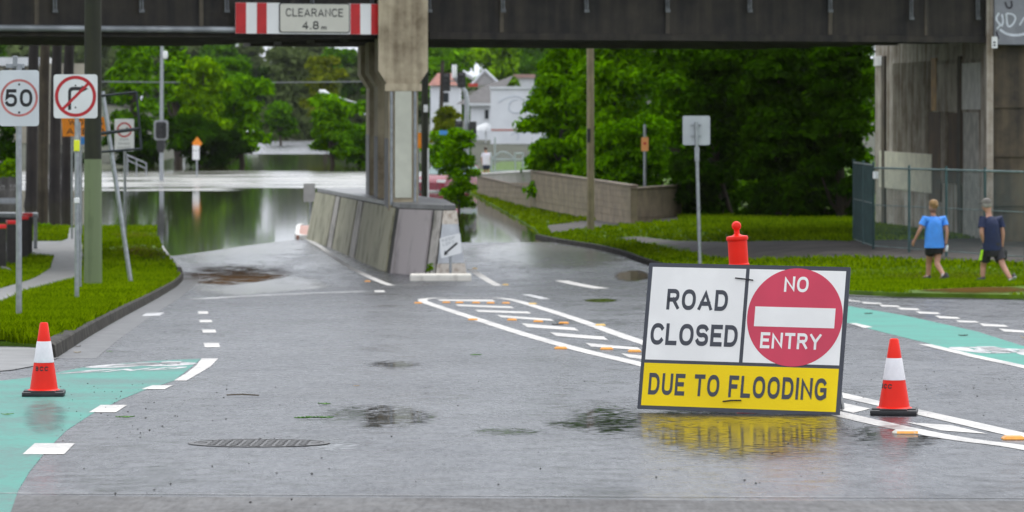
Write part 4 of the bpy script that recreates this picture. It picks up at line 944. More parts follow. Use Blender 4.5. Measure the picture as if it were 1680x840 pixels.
mb = MB(); a = P(129, 254, 52); mb.tube([P(132, 470, 52.1), P(130.5, 200, 52.1)], .016, 8); mb.build('conduit', STEEL_DULL, nr, smooth=True)
# timber power pole, green lower half
Yp = 64; b = P(152.5, 470, Yp); zg = landL(b.x, Yp)
pole = empty('power_pole', (b.x, Yp, zg), 'thick dark timber power pole with its lower half painted green on the left verge', 'power pole')
TIMB = stained('dark_weathered_timber', (.030, .032, .016), (.010, .013, .008), 9, .85, (.35, .65)); PGREEN = stained('flaking_green_paint', (.155, .20, .10), (.085, .115, .055), 7, .7, (.32, .5))
mb = MB(); mb.tube([(b.x, Yp, zg-.1), (b.x, Yp, P(0, 261, Yp).z)], [.150, .146], 20); mb.build('painted_base', PGREEN, pole, smooth=True)
mb = MB(); mb.tube([(b.x, Yp, P(0, 261, Yp).z+.001), (b.x-.0, Yp, 4), (b.x, Yp, 9.5)], [.144, .138, .115], 20); mb.build('shaft', TIMB, pole, smooth=True)
mb = MB(); mb.box((b.x, Yp-.02, 8.9), (2.2, .12, .14)); mb.build('crossarm', TIMB, pole)
# leaning post with an empty frame
Y = 67; b = P(216, 461, Y); zg = landL(b.x, Y)
lean = empty('leaning_sign_frame', (b.x, Y, zg), 'leaning steel post carrying an empty dark sign frame beside the power pole', 'sign frame')
mb = MB(); mb.tube([(b.x, Y, zg-.05), P(168, 150, Y)], .040, 10); mb.build('post', STEEL, lean, smooth=True)
FR = pm('dark_frame_steel', (.028, .036, .042), .2, 5, .5, metal=.4)
def fr(a, c, rad): mb = MB(); mb.tube([P(*a, Y-.06), P(*c, Y-.06)], rad, 6); mb.build('frame_bar', FR, lean)
fr((160, 158), (224, 151), .022); fr((224, 151), (232, 245), .022); fr((158, 250), (232, 244), .022); fr((150, 221), (231, 211), .032)
# far signs left
def lettersign(s, o, u, v, w, h):
    mb = MB(); mb.plate(o, u, v, rrect(0, 0, w, h, .04), .004); mb.build('plate', SIGNW, s); q = o+u.cross(v)*.0045; c = (w*.5, h*.66)
    mb = MB(); mb.ring(q, u, v, c, w*.30, w*.385, .001); mb.build('red_ring', SREDO, s)
    mb = MB(); mb.plate(q, u, v, [(w*.25, h*.60), (w*.25, h*.68), (w*.6, h*.70), (w*.6, h*.76), (w*.78, h*.68), (w*.6, h*.62), (w*.6, h*.655), (w*.33, h*.64), (w*.33, h*.6)], .001); mb.build('turn_arrow', SIGNBLK, s)
    for t, y, ww in (('NO ENTRY', .33, .5), ('LEFT TURN', .2, .6), ('BUSES ONLY', .07, .7)): 
        mb = MB(); mb.plate(q, u, v, [(w*(.5-ww/2)+i*w*ww/7, h*y) for i in (0,)]+[(w*(.5-ww/2)+w*ww/7*.6, h*y), (w*(.5-ww/2)+w*ww/7*.6, h*(y+.07)), (w*(.5-ww/2), h*(y+.07))], .001)
        for i in range(1, 7): x = w*(.5-ww/2)+w*ww/7*i; mb.plate(q, u, v, [(x, h*y), (x+w*ww/7*.6, h*y), (x+w*ww/7*.6, h*(y+.07)), (x, h*(y+.07))], .001)
        mb.build('worn_text_row', GREYTXT, s)
post_sign('banned_turn_sign', 'small white banned turn sign with text rows, standing where grass meets floodwater', 205, 386, (188, 195, 220, 248), 112, lettersign, rad=.04)
def orange_board(s, o, u, v, w, h):
    mb = MB(); mb.plate(o, u, v, [(0, 0), (w, .03), (w-.03, h), (-.04, h-.02)], .005); mb.build('plate', pm('orange_sign_sheeting', (.85, .26, .01), .08, 4, .45), s); q = o+u.cross(v)*.006
    lettering('WORKS', q, u, v, w*.12, h*.58, w*.76, h*.30, SIGNBLK, s, .16, .001); lettering('AHEAD', q, u, v, w*.08, h*.12, w*.82, h*.32, SIGNBLK, s, .16, .001)
post_sign('roadworks_sign', 'orange roadworks sign half hidden behind the timber power pole', 118, 375, (103, 192, 178, 224), 110, orange_board, rad=.03)
def blue_plate(s, o, u, v, w, h): mb = MB(); mb.plate(o, u, v, rrect(0, 0, w, h, .02), .004); mb.build('plate', pm('blue_sign_sheeting', (.03, .20, .55), .05, 3, .45), s)
post_sign('parking_sign', 'small blue plate on a thin post beside the timber power pole', 134, 372, (130, 225, 139, 237), 112, blue_plate, rad=.02)
def road_diamond(s, o, u, v, w, h):
    mb = MB(); mb.plate(o, u, v, [(w*.5, h*.42), (w, h*.71), (w*.5, h), (0, h*.71)], .005); mb.build('orange_diamond', _mats['orange_sign_sheeting'], s)
    mb = MB(); mb.plate(o, u, v, rrect(w*.05, h*.0, w*.72, h*.38, .02), .006); mb.build('white_plate', WSHEET, s)
    mb = MB(); mb.plate(o+Vector((0, -.006, 0)), u, v, rrect(w*.05, h*.40, w*.72, h*.62, .02), .006); mb.build('white_plate', WSHEET, s)
post_sign('warning_sign', 'orange diamond warning sign with white plates standing in the floodwater', 323, 285, (315, 224, 332, 262), 212, road_diamond, lambda x, y: WATER-.5, rad=.05)
# signal pole in the flood
def signal_head(root, c, w, h, face=-1, lens=None):
    """target board with a hooded three lamp head"""
    mb = MB(); mb.plate(c+Vector((-w/2, .0, -h/2)), XU, ZU, rrect(0, 0, w, h, w*.15), .03); brd = mb.build('target_board', BLACK, root)
    mb = MB(); mb.box(c+Vector((0, .16 if face > 0 else -.16, 0)), (w*.5, .24, h*.82), None, .03); mb.build('lamp_housing', BLACK, root)
    for k in range(3):
        mb = MB(); z = c.z+(1-k)*h*.27; mb.tube([(c.x, c.y+.0+(.28 if face > 0 else -.28), z), (c.x, c.y+(.48 if face > 0 else -.48), z-.02)], [h*.115, h*.12], 12, True); mb.build('visor', BLACK, root, smooth=True)
Y = 200; pbx = P(265, 0, Y).x
sp = empty('traffic_signal', (pbx, Y, -3.4), 'tall steel traffic signal pole with one black head standing in the floodwater', 'traffic light')
mb = MB(); mb.tube([(pbx, Y, -3.4), P(265, 195, Y), P(266, 20, Y)], [.12, .10, .08], 12); mb.build('pole', STEEL, sp, smooth=True)
c = P(264, 213, Y-.2); k = Y/F
mb = MB(); mb.plate(P(252.5, 230, Y-.16), XU, ZU, rrect(0, 0, 23.5*k, 33*k, .16), .03); mb.build('target_board', pm('pale_board_edge', (.30, .31, .32), .05, 3, .5), sp)
mb = MB(); mb.plate(P(255.5, 227, Y-.2), XU, ZU, rrect(0, 0, 17.5*k, 27*k, .12), .03); mb.build('target_face', BLACK, sp)
for py in (204, 213, 222): mb = MB(); mb.tube([P(264, py, Y-.2), P(264, py+.3, Y-.5)], [.12, .125], 12); mb.build('visor', BLACK, sp, smooth=True)
mb = MB(); mb.box(P(264, 238, Y-.1), (.42, .3, .5), None, .04); mb.box(P(264, 247, Y-.1), (.3, .3, .2), None, .04); mb.build('pedestrian_lamp', BLACK, sp)
mb = MB(); mb.box(P(271, 90, Y), (.24, .4, .42), None, .1); mb.tube([P(266, 90, Y), P(270, 90, Y)], .03, 6); mb.build('camera_housing', WSHEET, sp, smooth=True)

# bollards with red caps
bolm = pm('dark_timber_bollard', (.018, .015, .013), .3, 8, .7); redcap = pm('red_reflective_cap', (.65, .012, .015), .1, 5, .4)
def bollard(px, pt, pb, label):
    g = G(px, pb, landL); s = F/g.y; H = (pb-pt)/s; w = .105
    o = empty('timber_bollard', (g.x, g.y, landL(g.x, g.y)), label, 'bollard', 'red capped bollards by the footpath')
    mb = MB(); mb.box(Vector(o.location)+Vector((0, 0, (H-.1)/2-.05)), (w*2, w*2, H-.1+.1), (0, 0, .3), .015); mb.build('post', bolm, o)
    mb = MB(); mb.box(Vector(o.location)+Vector((0, 0, H-.045)), (w*2+.02, w*2+.02, .09), (0, 0, .3), .02); mb.build('cap', redcap, o)
for px, pt, pb, lb in ((1, 368, 444, 'red capped dark bollard, nearest of the row beside the footpath'), (19, 361, 436, 'red capped dark bollard, second nearest in the row by the footpath'),
                       (38, 354, 427, 'red capped dark bollard mostly behind the 50 sign post'), (45, 349, 421, 'red capped dark bollard farthest along the row by the footpath')): bollard(px, pt, pb, lb)
wb = G(10, 447, landL); mb = MB(); mb.box(wb+Vector((0, 0, .05)), (.14, .3, .10), (.2, .1, .6), .02); tag(mb.build('kerb_stone', CONC_PATH, None, wb), 'small pale block lying on the grass in front of the bollards', 'stone')
# low rail and fence at the far left
br = empty('barrier_rail', P(-20, 352, 100), 'pale horizontal barrier rail behind the red capped bollards', 'barrier rail')
mb = MB(); mb.tube([P(-60, 352, 100), P(62, 353, 100)], .07, 10); mb.build('rail', STEEL, br, smooth=True)
for px in (-30, 58): mb = MB(); a = P(px, 353, 100); mb.tube([a, (a.x, 100, landL(a.x, 100)-.1)], .05, 8); mb.build('post', STEEL_DULL, br, smooth=True)
mb = MB(); mb.box(P(10, 358, 100.0)+Vector((0, .12, -.05)), (1.2, .05, .16)); mb.build('lower_board', BLACK, br)
tf = empty('timber_fence', P(-40, 340, 160), 'grey timber paling fence at the edge of the water on the left', 'fence')
mb = MB()
for i in range(26): a = P(-60+i*3.6, 345, 160); tp = P(0, 292+(i % 3)*.7, 160).z; mb.box(((a.x), 160, (a.z+tp)/2-.1), (.082, .03, tp-a.z+.3))
mb.build('palings', stained('grey_paling_timber', (.16, .15, .14), (.07, .065, .06), 6, .8), tf)
for y in (300, 322): mb = MB(); mb.box(P(-15, y, 160.06), (2.6, .05, .09)); mb.build('rail', _mats['grey_paling_timber'], tf)
mb = MB(); mb.box(P(-15, 329, 158), (2.5, .08, .2)); tag(mb.build('guard_rail', STEEL, None, P(-15, 329, 158)), 'pale steel guard rail in front of the grey timber fence', 'guard rail')
hr = empty('handrail', P(225, 270, 200), 'thin pale handrail at the edge of the flood beside the signal pole', 'handrail')
for a, c in (((208, 254), (240, 268)), ((208, 262), (240, 277)), ((209, 253), (209, 290)), ((224, 260), (224, 290)), ((240, 267), (240, 292))): mb = MB(); mb.tube([P(*a, 214), P(*c, 214)], .035, 6); mb.build('rail', STEEL, hr, smooth=True)

# ------------------------------------------------------------------ right hand posts
def back(s, o, u, v, w, h):
    mb = MB(); mb.plate(o, u, v, rrect(0, 0, w, h, .04), .004); mb.build('plate', pm('bare_sign_aluminium', (.42, .45, .47), .06, 3, .45, metal=.2), s)
Y = 82; b = P(1149, 430, Y); zg = landR(b.x, Y)
s = empty('sign_back', (b.x, Y, zg), 'blank grey back of a square road sign on a tall post behind the board', 'road sign')
mb = MB(); mb.tube([(b.x, Y, zg-.1), P(1142, 200, Y)], .038, 10); mb.build('post', STEEL, s, smooth=True)
o = P(1120, 238, Y+.05); e = P(1165, 190, Y+.05); mb = MB(); mb.plate(o, XU, ZU, rrect(0, 0, e.x-o.x, e.z-o.z, .04), .004); mb.build('plate', pm('bare_sign_aluminium', (.42, .45, .47), .06, 3, .45, metal=.2), s)
for y in (205, 223): mb = MB(); mb.box(P(1142, y, Y+.03), (.22, .03, .04), None, .005); mb.build('clamp', STEEL_DULL, s)
mb = MB(); mb.box(P(1143.5, 253, Y-.02), (.10, .05, .30), None, .01); mb.build('small_box', STEEL_DULL, s)
b = G(969, 381, landR); Y = b.y; zg = landR(b.x, Y)
pl2 = empty('power_pole', (b.x, Y, zg), 'slim brown timber power pole in front of the block wall under the bridge', 'power pole')
mb = MB(); mb.tube([(b.x, Y, zg-.2), (P(968, 0, Y).x, Y, 9)], [.115, .10], 14); mb.build('shaft', stained('brown_weathered_timber', (.34, .28, .17), (.17, .14, .085), 9, .85), pl2, smooth=True)
mb = MB(); mb.box(P(966, 222, Y-.12), (.10, .06, .42), None, .015); mb.build('black_tag', BLACK, pl2)
mb = MB(); mb.box((P(968, 0, Y).x, Y-.1, 8.4), (2.2, .12, .14)); mb.build('crossarm', _mats['brown_weathered_timber'], pl2)
def small_orange(s, o, u, v, w, h):
    mb = MB(); mb.plate(o, u, v, rrect(0, 0, w, h, .03), .004); mb.build('plate', pm('faded_orange_sign', (.70, .30, .10), .08, 4, .5), s)
    mb = MB(); mb.disc(o+u.cross(v)*.005, u, v, (w*.5, h*.55), w*.2, .001, 16); mb.build('red_mark', SREDO, s)
post_sign('bus_stop_sign', 'small orange plate with red mark on a thin post above the block wall', 1058, 306, (1052, 225, 1064, 248), 120, small_orange, lambda x, y: CZ-(310-HY)*120/F, rad=.045, top=204)
def orange_tall(s, o, u, v, w, h): mb = MB(); mb.plate(o, u, v, rrect(0, 0, w, h, .03), .004); mb.build('plate', _mats['orange_sign_sheeting'], s)
post_sign('detour_sign', 'narrow orange sign on a thin green post just behind the bridge pier', 686, 322, (681, 218, 692, 243), 118, orange_tall, lambda x, y: WATER-.2, rad=.03)
Y = 116; b = P(697, 330, Y)
dp = empty('power_pole', (b.x, Y, -3.2), 'black timber pole with a white strip standing right behind the bridge pier', 'power pole')
mb = MB(); mb.tube([(b.x, Y, -3.2), (b.x, Y, 9)], [.11, .10], 14); mb.build('shaft', TIMB, dp, smooth=True)
mb = MB(); mb.box(P(698.5, 178, Y-.12), (.13, .03, .22)); mb.build('number_plate', WSHEET, dp)
mb = MB(); mb.box(P(702.5, 284, Y-.1), (.05, .03, 1.5)); mb.build('white_strip', WSHEET, dp)
# signal mast near the houses
Y = 205; k = Y/F
ms = empty('traffic_signal', P(765, 330, Y), 'bent steel signal mast with black heads in front of the white houses', 'traffic light'); ms.location.z = -3.4
mb = MB(); mb.tube([(P(765, 0, Y).x, Y, -3.4), P(766, 200, Y), P(766, 165, Y), P(763.5, 151, Y), P(746, 126, Y)], [.15, .14, .14, .13, .12], 12); mb.build('mast', STEEL, ms, smooth=True)
mb = MB(); mb.tube([P(745.5, 128, Y), P(745.5, 106, Y)], [.14, .14], 12); mb.build('mast_cap', WSHEET, ms, smooth=True)
for px, py, w, h in ((732.5, 135, 14, 33), (757, 131, 15, 28), (753, 210, 14, 26), (776, 212, 13, 28)): signal_head(ms, P(px, py, Y-.25), w*k*.9, h*k*.9, -1 if px < 770 else 1)
for a, c in (((746, 132), (734, 134)), ((746, 132), (756, 132)), ((766, 210), (753, 210)), ((766, 212), (776, 212))): mb = MB(); mb.tube([P(*a, Y), P(*c, Y)], .04, 6); mb.build('bracket', STEEL_DULL, ms)
mb = MB(); mb.plate(P(721, 221, Y-.3), XU, ZU, rrect(0, 0, 13*k, 7*k, .02), .02); mb.build('street_name_plate', pm('blue_name_plate', (.04, .22, .55), .05, 3, .45), ms)
mb = MB(); mb.plate(P(735, 221, Y-.3), XU, ZU, rrect(0, 0, 10*k, 6*k, .02), .02); mb.build('street_name_plate', WSHEET, ms); mb = MB(); mb.tube([P(721, 218, Y-.2), P(766, 218, Y-.2)], .03, 6); mb.build('plate_arm', STEEL, ms)
# street lights behind the pier
for Y, x0, y0, x1, y1, lb in ((262, 628, 184, 523, 149, 'street light whose pale arm reaches out left of the bridge pier, higher one'), (300, 628, 196, 519, 164, 'street light behind the pier with the lower of two pale arms')):
    b = P(x0, y0, Y); sl = empty('street_light', (b.x, Y, -3.0), lb, 'street light')
    mb = MB(); mb.tube([(b.x, Y, -3.0), (b.x, Y, b.z)], [.13, .09], 10); mb.build('pole', STEEL, sl, smooth=True)
    mb = MB(); mb.tube([b, P(x1+14, y1+5, Y)], [.08, .05], 8); mb.build('arm', STEEL, sl, smooth=True)
    mb = MB(); mb.tube([P(x1+17, y1+6, Y), P(x1+8, y1+3, Y), P(x1, y1, Y)], [.10, .22, .08], 10); mb.build('lamp_head', WSHEET, sl, smooth=True)
pw = empty('power_line', P(170, 133, 250), 'thin pale overhead cable strung across the trees beyond the bridge', 'cable')
mb = MB(); mb.tube([P(x, 133+2.5*math.sin((x-100)/560*math.pi), 250) for x in range(60, 700, 40)], .035, 5); mb.build('cable', pm('pale_cable', (.25, .26, .27), .1, 3, .6), pw)

# ------------------------------------------------------------------ road furniture and litter
AMB = pm('amber_marker_plastic', (.75, .30, .02), .1, 20, .35); YEL = pm('yellow_marker_plastic', (.72, .46, .10), .1, 20, .4); GRYM = pm('pale_marker_plastic', (.55, .52, .45), .1, 20, .4)
def rrpm(px, py, m, label, white=False):
    g = G(px, py); o = empty('road_marker', (g.x, g.y, rz(g.x, g.y)+.0028), label, 'road marker', 'raised markers on the road')
    L = Vector(o.location)
    mb = MB(); w = .06; mb.loft([[(L.x+sx*w*q, L.y+sy*.05*q, L.z+z) for sx, sy in ((-1, -1), (1, -1), (1, 1), (-1, 1))] for q, z in ((1, 0), (.98, .006), (.72, .018))]); mb.build('housing', GRYM if white else m, o)
    mb = MB(); mb.loft([[(L.x+sx*w*.85+(.0 if not white else .02), L.y-.0505+dy*.012, L.z+z) for sx in (-1, 1)]+[(L.x+sx*w*.7, L.y-.0515+dy*.012, L.z+z) for sx in (1, -1)] for z, dy in ((.004, 0), (.015, 1))]); mb.build('reflector', m, o)
lab = {'tip': 'orange raised marker just off the tip of the hatched island'}
for i, (px, py) in enumerate(((732, 497), (754, 497.2), (781, 497.4), (805, 497.8), (830, 498))): rrpm(px, py, AMB, 'orange raised marker, %s of five across the far island end' % ('first from left', 'second from left', 'middle', 'fourth from left', 'last on right')[i])
for i, (px, py) in enumerate(((840, 525.5), (883, 528.3), (925, 531))): rrpm(px, py, AMB, 'orange raised marker, %s of three between hatch stripes mid island' % ('leftmost', 'middle', 'rightmost')[i])
rrpm(995.5, 573.5, AMB, 'orange raised marker between hatch stripes, just left of the board edge pair'); rrpm(1041, 577.5, AMB, 'orange raised marker between hatch stripes touching the board edge')
rrpm(686, 497.8, AMB, lab['tip']); rrpm(776, 525.3, AMB, 'orange raised marker outside the near white line, farther of two'); rrpm(920, 572.5, AMB, 'orange raised marker outside the near white line, nearer of two')
rrpm(874, 499.3, YEL, 'yellow raised marker outside the far line of the hatched island, farther one'); rrpm(985, 534.5, YEL, 'yellow raised marker outside the far line of the hatched island, nearer one')
rrpm(829.5, 467.8, YEL, 'yellow raised marker at the corner of the lines beside the barrier nose'); rrpm(779, 441, YEL, 'yellow raised marker just right of the barrier nose')
rrpm(603, 462, AMB, 'orange raised marker beside the angled white line left of the barrier')
rrpm(1663, 721.5, AMB, 'large near orange raised marker between white lines at the right edge'); rrpm(1483, 712, AMB, 'pale raised marker with one amber face below the right cone', True)
# manhole
g = G(425, 727.5); mh = empty('manhole_cover', (g.x, g.y, rz(g.x, g.y)), 'round cast iron manhole cover set in the wet asphalt in the foreground', 'manhole cover')
slope = Matrix.Rotation(math.atan(-.0328), 3, 'X'); L = Vector(mh.location); IRON = pm('wet_cast_iron', (.06, .057, .055), .3, 20, .4, metal=.4)
mb = MB(); mb.ring(L+Vector((0, 0, .002)), XU, slope @ Vector((0, 1, 0)), (0, 0), .335, .365, .0025, 56); mb.build('frame', IRON, mh)
mb = MB(); mb.disc(L+Vector((0, 0, .001)), XU, slope @ Vector((0, 1, 0)), (0, 0), .332, .0015, 56)
for i in range(-5, 6):
    for j in range(-5, 6):
        if (i*i+j*j) < 26: mb.box(L+slope @ Vector((i*.058, j*.058, .003)), (.036, .030, .004), (math.atan(-.0328), 0, .785 if (i+j) % 2 else 0))
mb.build('lid', IRON, mh)
# stones
def rock(mb, c, s):
    bm = bmesh.new(); bmesh.ops.create_icosphere(bm, subdivisions=1, radius=1)
    k = [random.uniform(.6, 1.2) for _ in range(3)]; bm.verts.index_update()
    mb.add([Vector(c)+Vector((v.co.x*k[0], v.co.y*k[1], v.co.z*k[2]*.7))*s*random.uniform(.85, 1.15) for v in bm.verts], [[v.index for v in f.verts] for f in bm.faces]); bm.free()
mb = MB()
for n_, (x0, x1, y0, y1) in ((150, (90, 380, 630, 720)), (90, (300, 1050, 600, 800)), (45, (1060, 1380, 690, 800)), (90, (1380, 1680, 600, 690)), (60, (100, 700, 700, 830)), (60, (300, 700, 450, 560)), (60, (1390, 1680, 620, 660))):
    for _ in range(n_):
        g = G(random.uniform(x0, x1), random.uniform(y0, y1)); s = random.choice((.0016, .002, .0025, .003, .004, .006)); rock(mb, (g.x, g.y, rz(g.x, g.y)+.003+s*.3), s*(1 if g.y < 32 else 1.8))
tag(mb.build('gravel', pm('dark_gravel', (.030, .028, .026), .5, 60, .5), None, G(700, 690)), kind='stuff')
LEAFG = pm('fresh_green_leaf', (.06, .20, .01), .3, 30, .5); LEAFY = pm('yellow_brown_leaf', (.42, .24, .06), .3, 30, .5); LEAFD = pm('dark_wet_leaf', (.035, .025, .018), .4, 30, .4); PALEL = pm('pale_dry_leaf', (.55, .45, .28), .2, 20, .6)
def leaf(px, py, w, m, label, n=1, name='leaf', curl=.3):
    g = G(px, py); s = F/g.y; L = w/s; mb = MB(); zz = rz(g.x, g.y)+.004
    for i in range(n):
        x = g.x+(i-(n-1)/2)*L/max(1, n)*.9; l = L*(1 if n == 1 else 2.6/n); a = random.uniform(-.5, .5); dy = random.uniform(-.03, .03)*(n > 1)
        pts = []
        for t, wd in ((0, .02), (.2, .22), (.5, .30), (.8, .18), (1, .02)):
            c_ = Vector((x+(t-.5)*l*math.cos(a), g.y+dy+(t-.5)*l*math.sin(a), zz+curl*l*(t-.5)**2)); nn_ = Vector((-math.sin(a), math.cos(a), 0))
            pts.append([c_+nn_*wd*l*.6+Vector((0, 0, .16*l)), c_+Vector((0, 0, .003)), c_-nn_*wd*l*.6+Vector((0, 0, .13*l))])
        mb.add([p for q in pts for p in q], [(j*3+k_, j*3+k_+1, j*3+k_+4, j*3+k_+3) for j in range(4) for k_ in (0, 1)])
    return tag(mb.build(name, m, None, (g.x, g.y, zz)), label, 'leaf')
leaf(515, 688, 60, LEAFG, 'long strip of torn green leaves on the asphalt beyond the manhole', 9); leaf(205, 687, 24, LEAFG, 'small green leaf scrap among black gravel at the left', 4); leaf(781, 584, 13, LEAFG, 'single dark green leaf on the open asphalt mid road', 3)
leaf(532, 665, 12, LEAFG, 'tiny bright green leaf above the long leaf strip', 2); leaf(585, 635, 10, LEAFY, 'small yellow brown leaf lying on the open road'); leaf(12, 682, 14, LEAFG, 'small green leaf on the green bike lane under the left cone', 3)
leaf(128, 570, 10, LEAFD, 'dark brown leaf by the kerb gutter behind the left cone'); leaf(127, 580, 12, PALEL, 'pale dry leaf in the gutter near the left cone'); leaf(1425, 516, 8, LEAFD, 'dark leaf on the right green lane nearest the board', 2); leaf(1580, 552, 9, LEAFD, 'dark leaf in the middle of the right green lane', 2)
leaf(915, 534, 14, LEAFD, 'black leaf scrap on a hatch stripe of the island', 3); mb = MB(); g = G(425, 651.5); gg = G(372, 651); mb.tube([(gg.x, gg.y, rz(gg.x, gg.y)+.012), ((g.x+gg.x)/2, g.y+.01, rz(g.x, g.y)+.018), (g.x, g.y, rz(g.x, g.y)+.012)], .0045, 5); tag(mb.build('straw', pm('brown_straw', (.10, .07, .035), .2, 9, .7), None, g), 'thin brown straw lying along a crack in the road', 'straw')
leaf(1681, 557, 14, PALEL, 'pale tan leaf at the very right edge of the road', 1, 'leaf', 1.2); leaf(180, 578, 8, LEAFG, 'green weed scrap at the gutter edge beyond the left cone', 3)
leaf(186, 520, 9, LEAFD, 'dark leaf against the curved kerb', 1); leaf(344, 463, 9, LEAFD, 'dark clump in the mud beside the kerb end', 3); leaf(660, 443, 8, LEAFD, 'dark leaf on the lane left of the barrier', 2)
# ------------------------------------------------------------------ trees
def leaf_cloud(name, blobs, n, size, mat, parent, seed, shell=.45, flat=.7):
    rg = np.random.default_rng(seed); B = np.array(blobs, float); w = (B[:, 3]*B[:, 4]+B[:, 3]*B[:, 5]); w /= w.sum()
    idx = rg.choice(len(B), n, p=w); d = rg.normal(size=(n, 3)); d /= np.linalg.norm(d, axis=1)[:, None]
    d[:, 2] = np.where(d[:, 2] < -.35, -d[:, 2]*.6, d[:, 2])
    rad = (shell+(1-shell)*rg.random(n)**.6)*(1+.22*rg.normal(size=n)*.5)
    c = B[idx, :3]+d*B[idx, 3:6]*rad[:, None]
    nr_ = d*.9+rg.normal(size=(n, 3))*.55+np.array([0, 0, .35]); nr_ /= np.linalg.norm(nr_, axis=1)[:, None]
    t = np.cross(nr_, rg.normal(size=(n, 3))); t /= np.linalg.norm(t, axis=1)[:, None]+1e-9; b = np.cross(nr_, t)
    s = size*(.6+.8*rg.random(n)); t *= s[:, None]; b *= (s*flat)[:, None]
    q = np.stack([c-t, c-b*.6+nr_*s[:, None]*.12, c+t, c+b*.6+nr_*s[:, None]*.12], 1).reshape(-1, 3)
    off = np.array(root_loc(parent) if parent else (0, 0, 0)); q = q-off
    me = bpy.data.meshes.new(name); me.vertices.add(4*n); me.vertices.foreach_set('co', q.astype(np.float32).ravel())
    me.loops.add(4*n); me.loops.foreach_set('vertex_index', np.arange(4*n, dtype=np.int32)); me.polygons.add(n)
    me.polygons.foreach_set('loop_start', np.arange(0, 4*n, 4, dtype=np.int32)); me.polygons.foreach_set('loop_total', np.full(n, 4, dtype=np.int32))
    me.materials.append(mat); me.update(calc_edges=True); me.validate()
    o = bpy.data.objects.new(name, me); COL.objects.link(o); o.parent = parent; return o
BARK = stained('tree_bark', (.085, .065, .045), (.030, .022, .016), 6, .9); BARKD = stained('dark_wet_bark', (.034, .027, .022), (.013, .010, .009), 5, .85)
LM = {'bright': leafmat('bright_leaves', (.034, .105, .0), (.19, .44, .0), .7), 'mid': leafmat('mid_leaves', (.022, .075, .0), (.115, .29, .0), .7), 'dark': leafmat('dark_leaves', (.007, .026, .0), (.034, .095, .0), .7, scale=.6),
      'grey': leafmat('haze_tinted_grey_leaves', (.055, .080, .026), (.135, .18, .06), .7), 'olive': leafmat('olive_leaves', (.07, .10, .004), (.20, .24, .008), .7), 'lime': leafmat('lime_leaves', (.06, .14, .0), (.24, .46, .0), .7), 'black': leafmat('black_green_leaves', (.006, .018, .001), (.020, .052, .002), .7)}  # grey: distance haze mixed into the leaf colour of the far trees
SEED = [100]
def tree(name, label, x0, x1, y0, y1, Y, kind, n=2500, size=.3, low=.1, blobs=14, zbase=None, depth=1.0, group=None, cat='tree', trunk_r=None, shell=.45, bark=None):
    """crown fills the photo rectangle x0..x1, y0..y1 at distance Y and stands on the ground there"""
    SEED[0] += 1; rnd = random.Random(SEED[0]); k = Y/F
    cxw = ((x0+x1)/2-CX)*k; w = (x1-x0)*k/2; zt = CZ-(y0-HY)*k; zl = CZ-(y1-HY)*k; zb = zbase if zbase is not None else max(gz(cxw, Y), WATER-.4)
    zb = min(zb, zl-.05); t = empty(name, (cxw, Y, zb), label, cat, group)
    bl_ = []; H = zt-zl
    for i in range(blobs):
        f = (i+.5)/blobs; z = zl+H*(low+(1-low)*f); env = math.sqrt(max(.06, 1-((f-.42)/.62)**2)); a = rnd.uniform(0, 6.28); rr = rnd.uniform(.25, .75)*env
        rb = rnd.uniform(.26, .42)*min(w, H*.6)
        bl_.append((cxw+math.cos(a)*w*rr, Y+math.sin(a)*w*rr*depth, min(z, zt-rb*.7), rb*rnd.uniform(.9, 1.3), rb*depth, rb*rnd.uniform(.6, .9)))
    bl_.append((cxw, Y, zl+H*.5, w*.55, w*.5*depth, H*.38))
    leaf_cloud('crown', bl_, n, size, LM[kind], t, SEED[0], shell)
    tr_ = trunk_r or max(.08, min(.3, H*.035)); mb = MB()
    mb.tube([(cxw, Y, zb-.3), (cxw+.05*w, Y, (zb+zl)/2), (cxw-.04*w, Y, zl+H*.3), (cxw+.03*w, Y, zl+H*.75)], [tr_*1.25, tr_, tr_*.75, tr_*.2], 9)
    for b in bl_[::2][:7]:
        s = Vector((cxw, Y, zl+H*rnd.uniform(.05, .35))); e = Vector(b[:3]); mb.tube([s, s.lerp(e, .5)+Vector((0, 0, -.05*H)), e], [tr_*.5, tr_*.3, tr_*.1], 6)
    mb.build('trunk', bark or BARK, t, smooth=True); return t
# right-hand mass beyond the pavement
tree('leafy_tree', 'broad bright green tree above the block wall, left of the slim power pole', 845, 1010, 40, 318, 142, 'bright', 26000, .14, .0, 40, -2.4)
tree('leafy_tree', 'tall bright green tree behind the slim power pole', 925, 1100, 20, 312, 138, 'bright', 26000, .14, .0, 40, -2.4)
tree('leafy_tree', 'mid green tree crown behind the blank grey sign back', 1030, 1190, 30, 320, 134, 'mid', 24000, .14, .0, 36, -2.4)
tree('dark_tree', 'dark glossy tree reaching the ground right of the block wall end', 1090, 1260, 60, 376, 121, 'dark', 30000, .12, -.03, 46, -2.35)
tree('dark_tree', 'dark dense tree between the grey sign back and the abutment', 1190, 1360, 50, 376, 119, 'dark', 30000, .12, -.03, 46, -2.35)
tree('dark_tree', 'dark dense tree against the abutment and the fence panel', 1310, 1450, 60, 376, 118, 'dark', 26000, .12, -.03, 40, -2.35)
tree('leafy_tree', 'mid green tree top behind the dark trees near the abutment', 1150, 1470, -20, 340, 136, 'mid', 26000, .16, .0, 40, -2.3)
tree('young_tree', 'slender young tree standing in the water beside the barrier nose', 713, 790, 212, 340, 143, 'bright', 5200, .10, .0, 30, -3.1, trunk_r=.05)
tree('hedge', 'dense green hedge behind the long block wall', 860, 1000, 175, 325, 147, 'bright', 14000, .13, .0, 36, -2.7, cat='hedge')
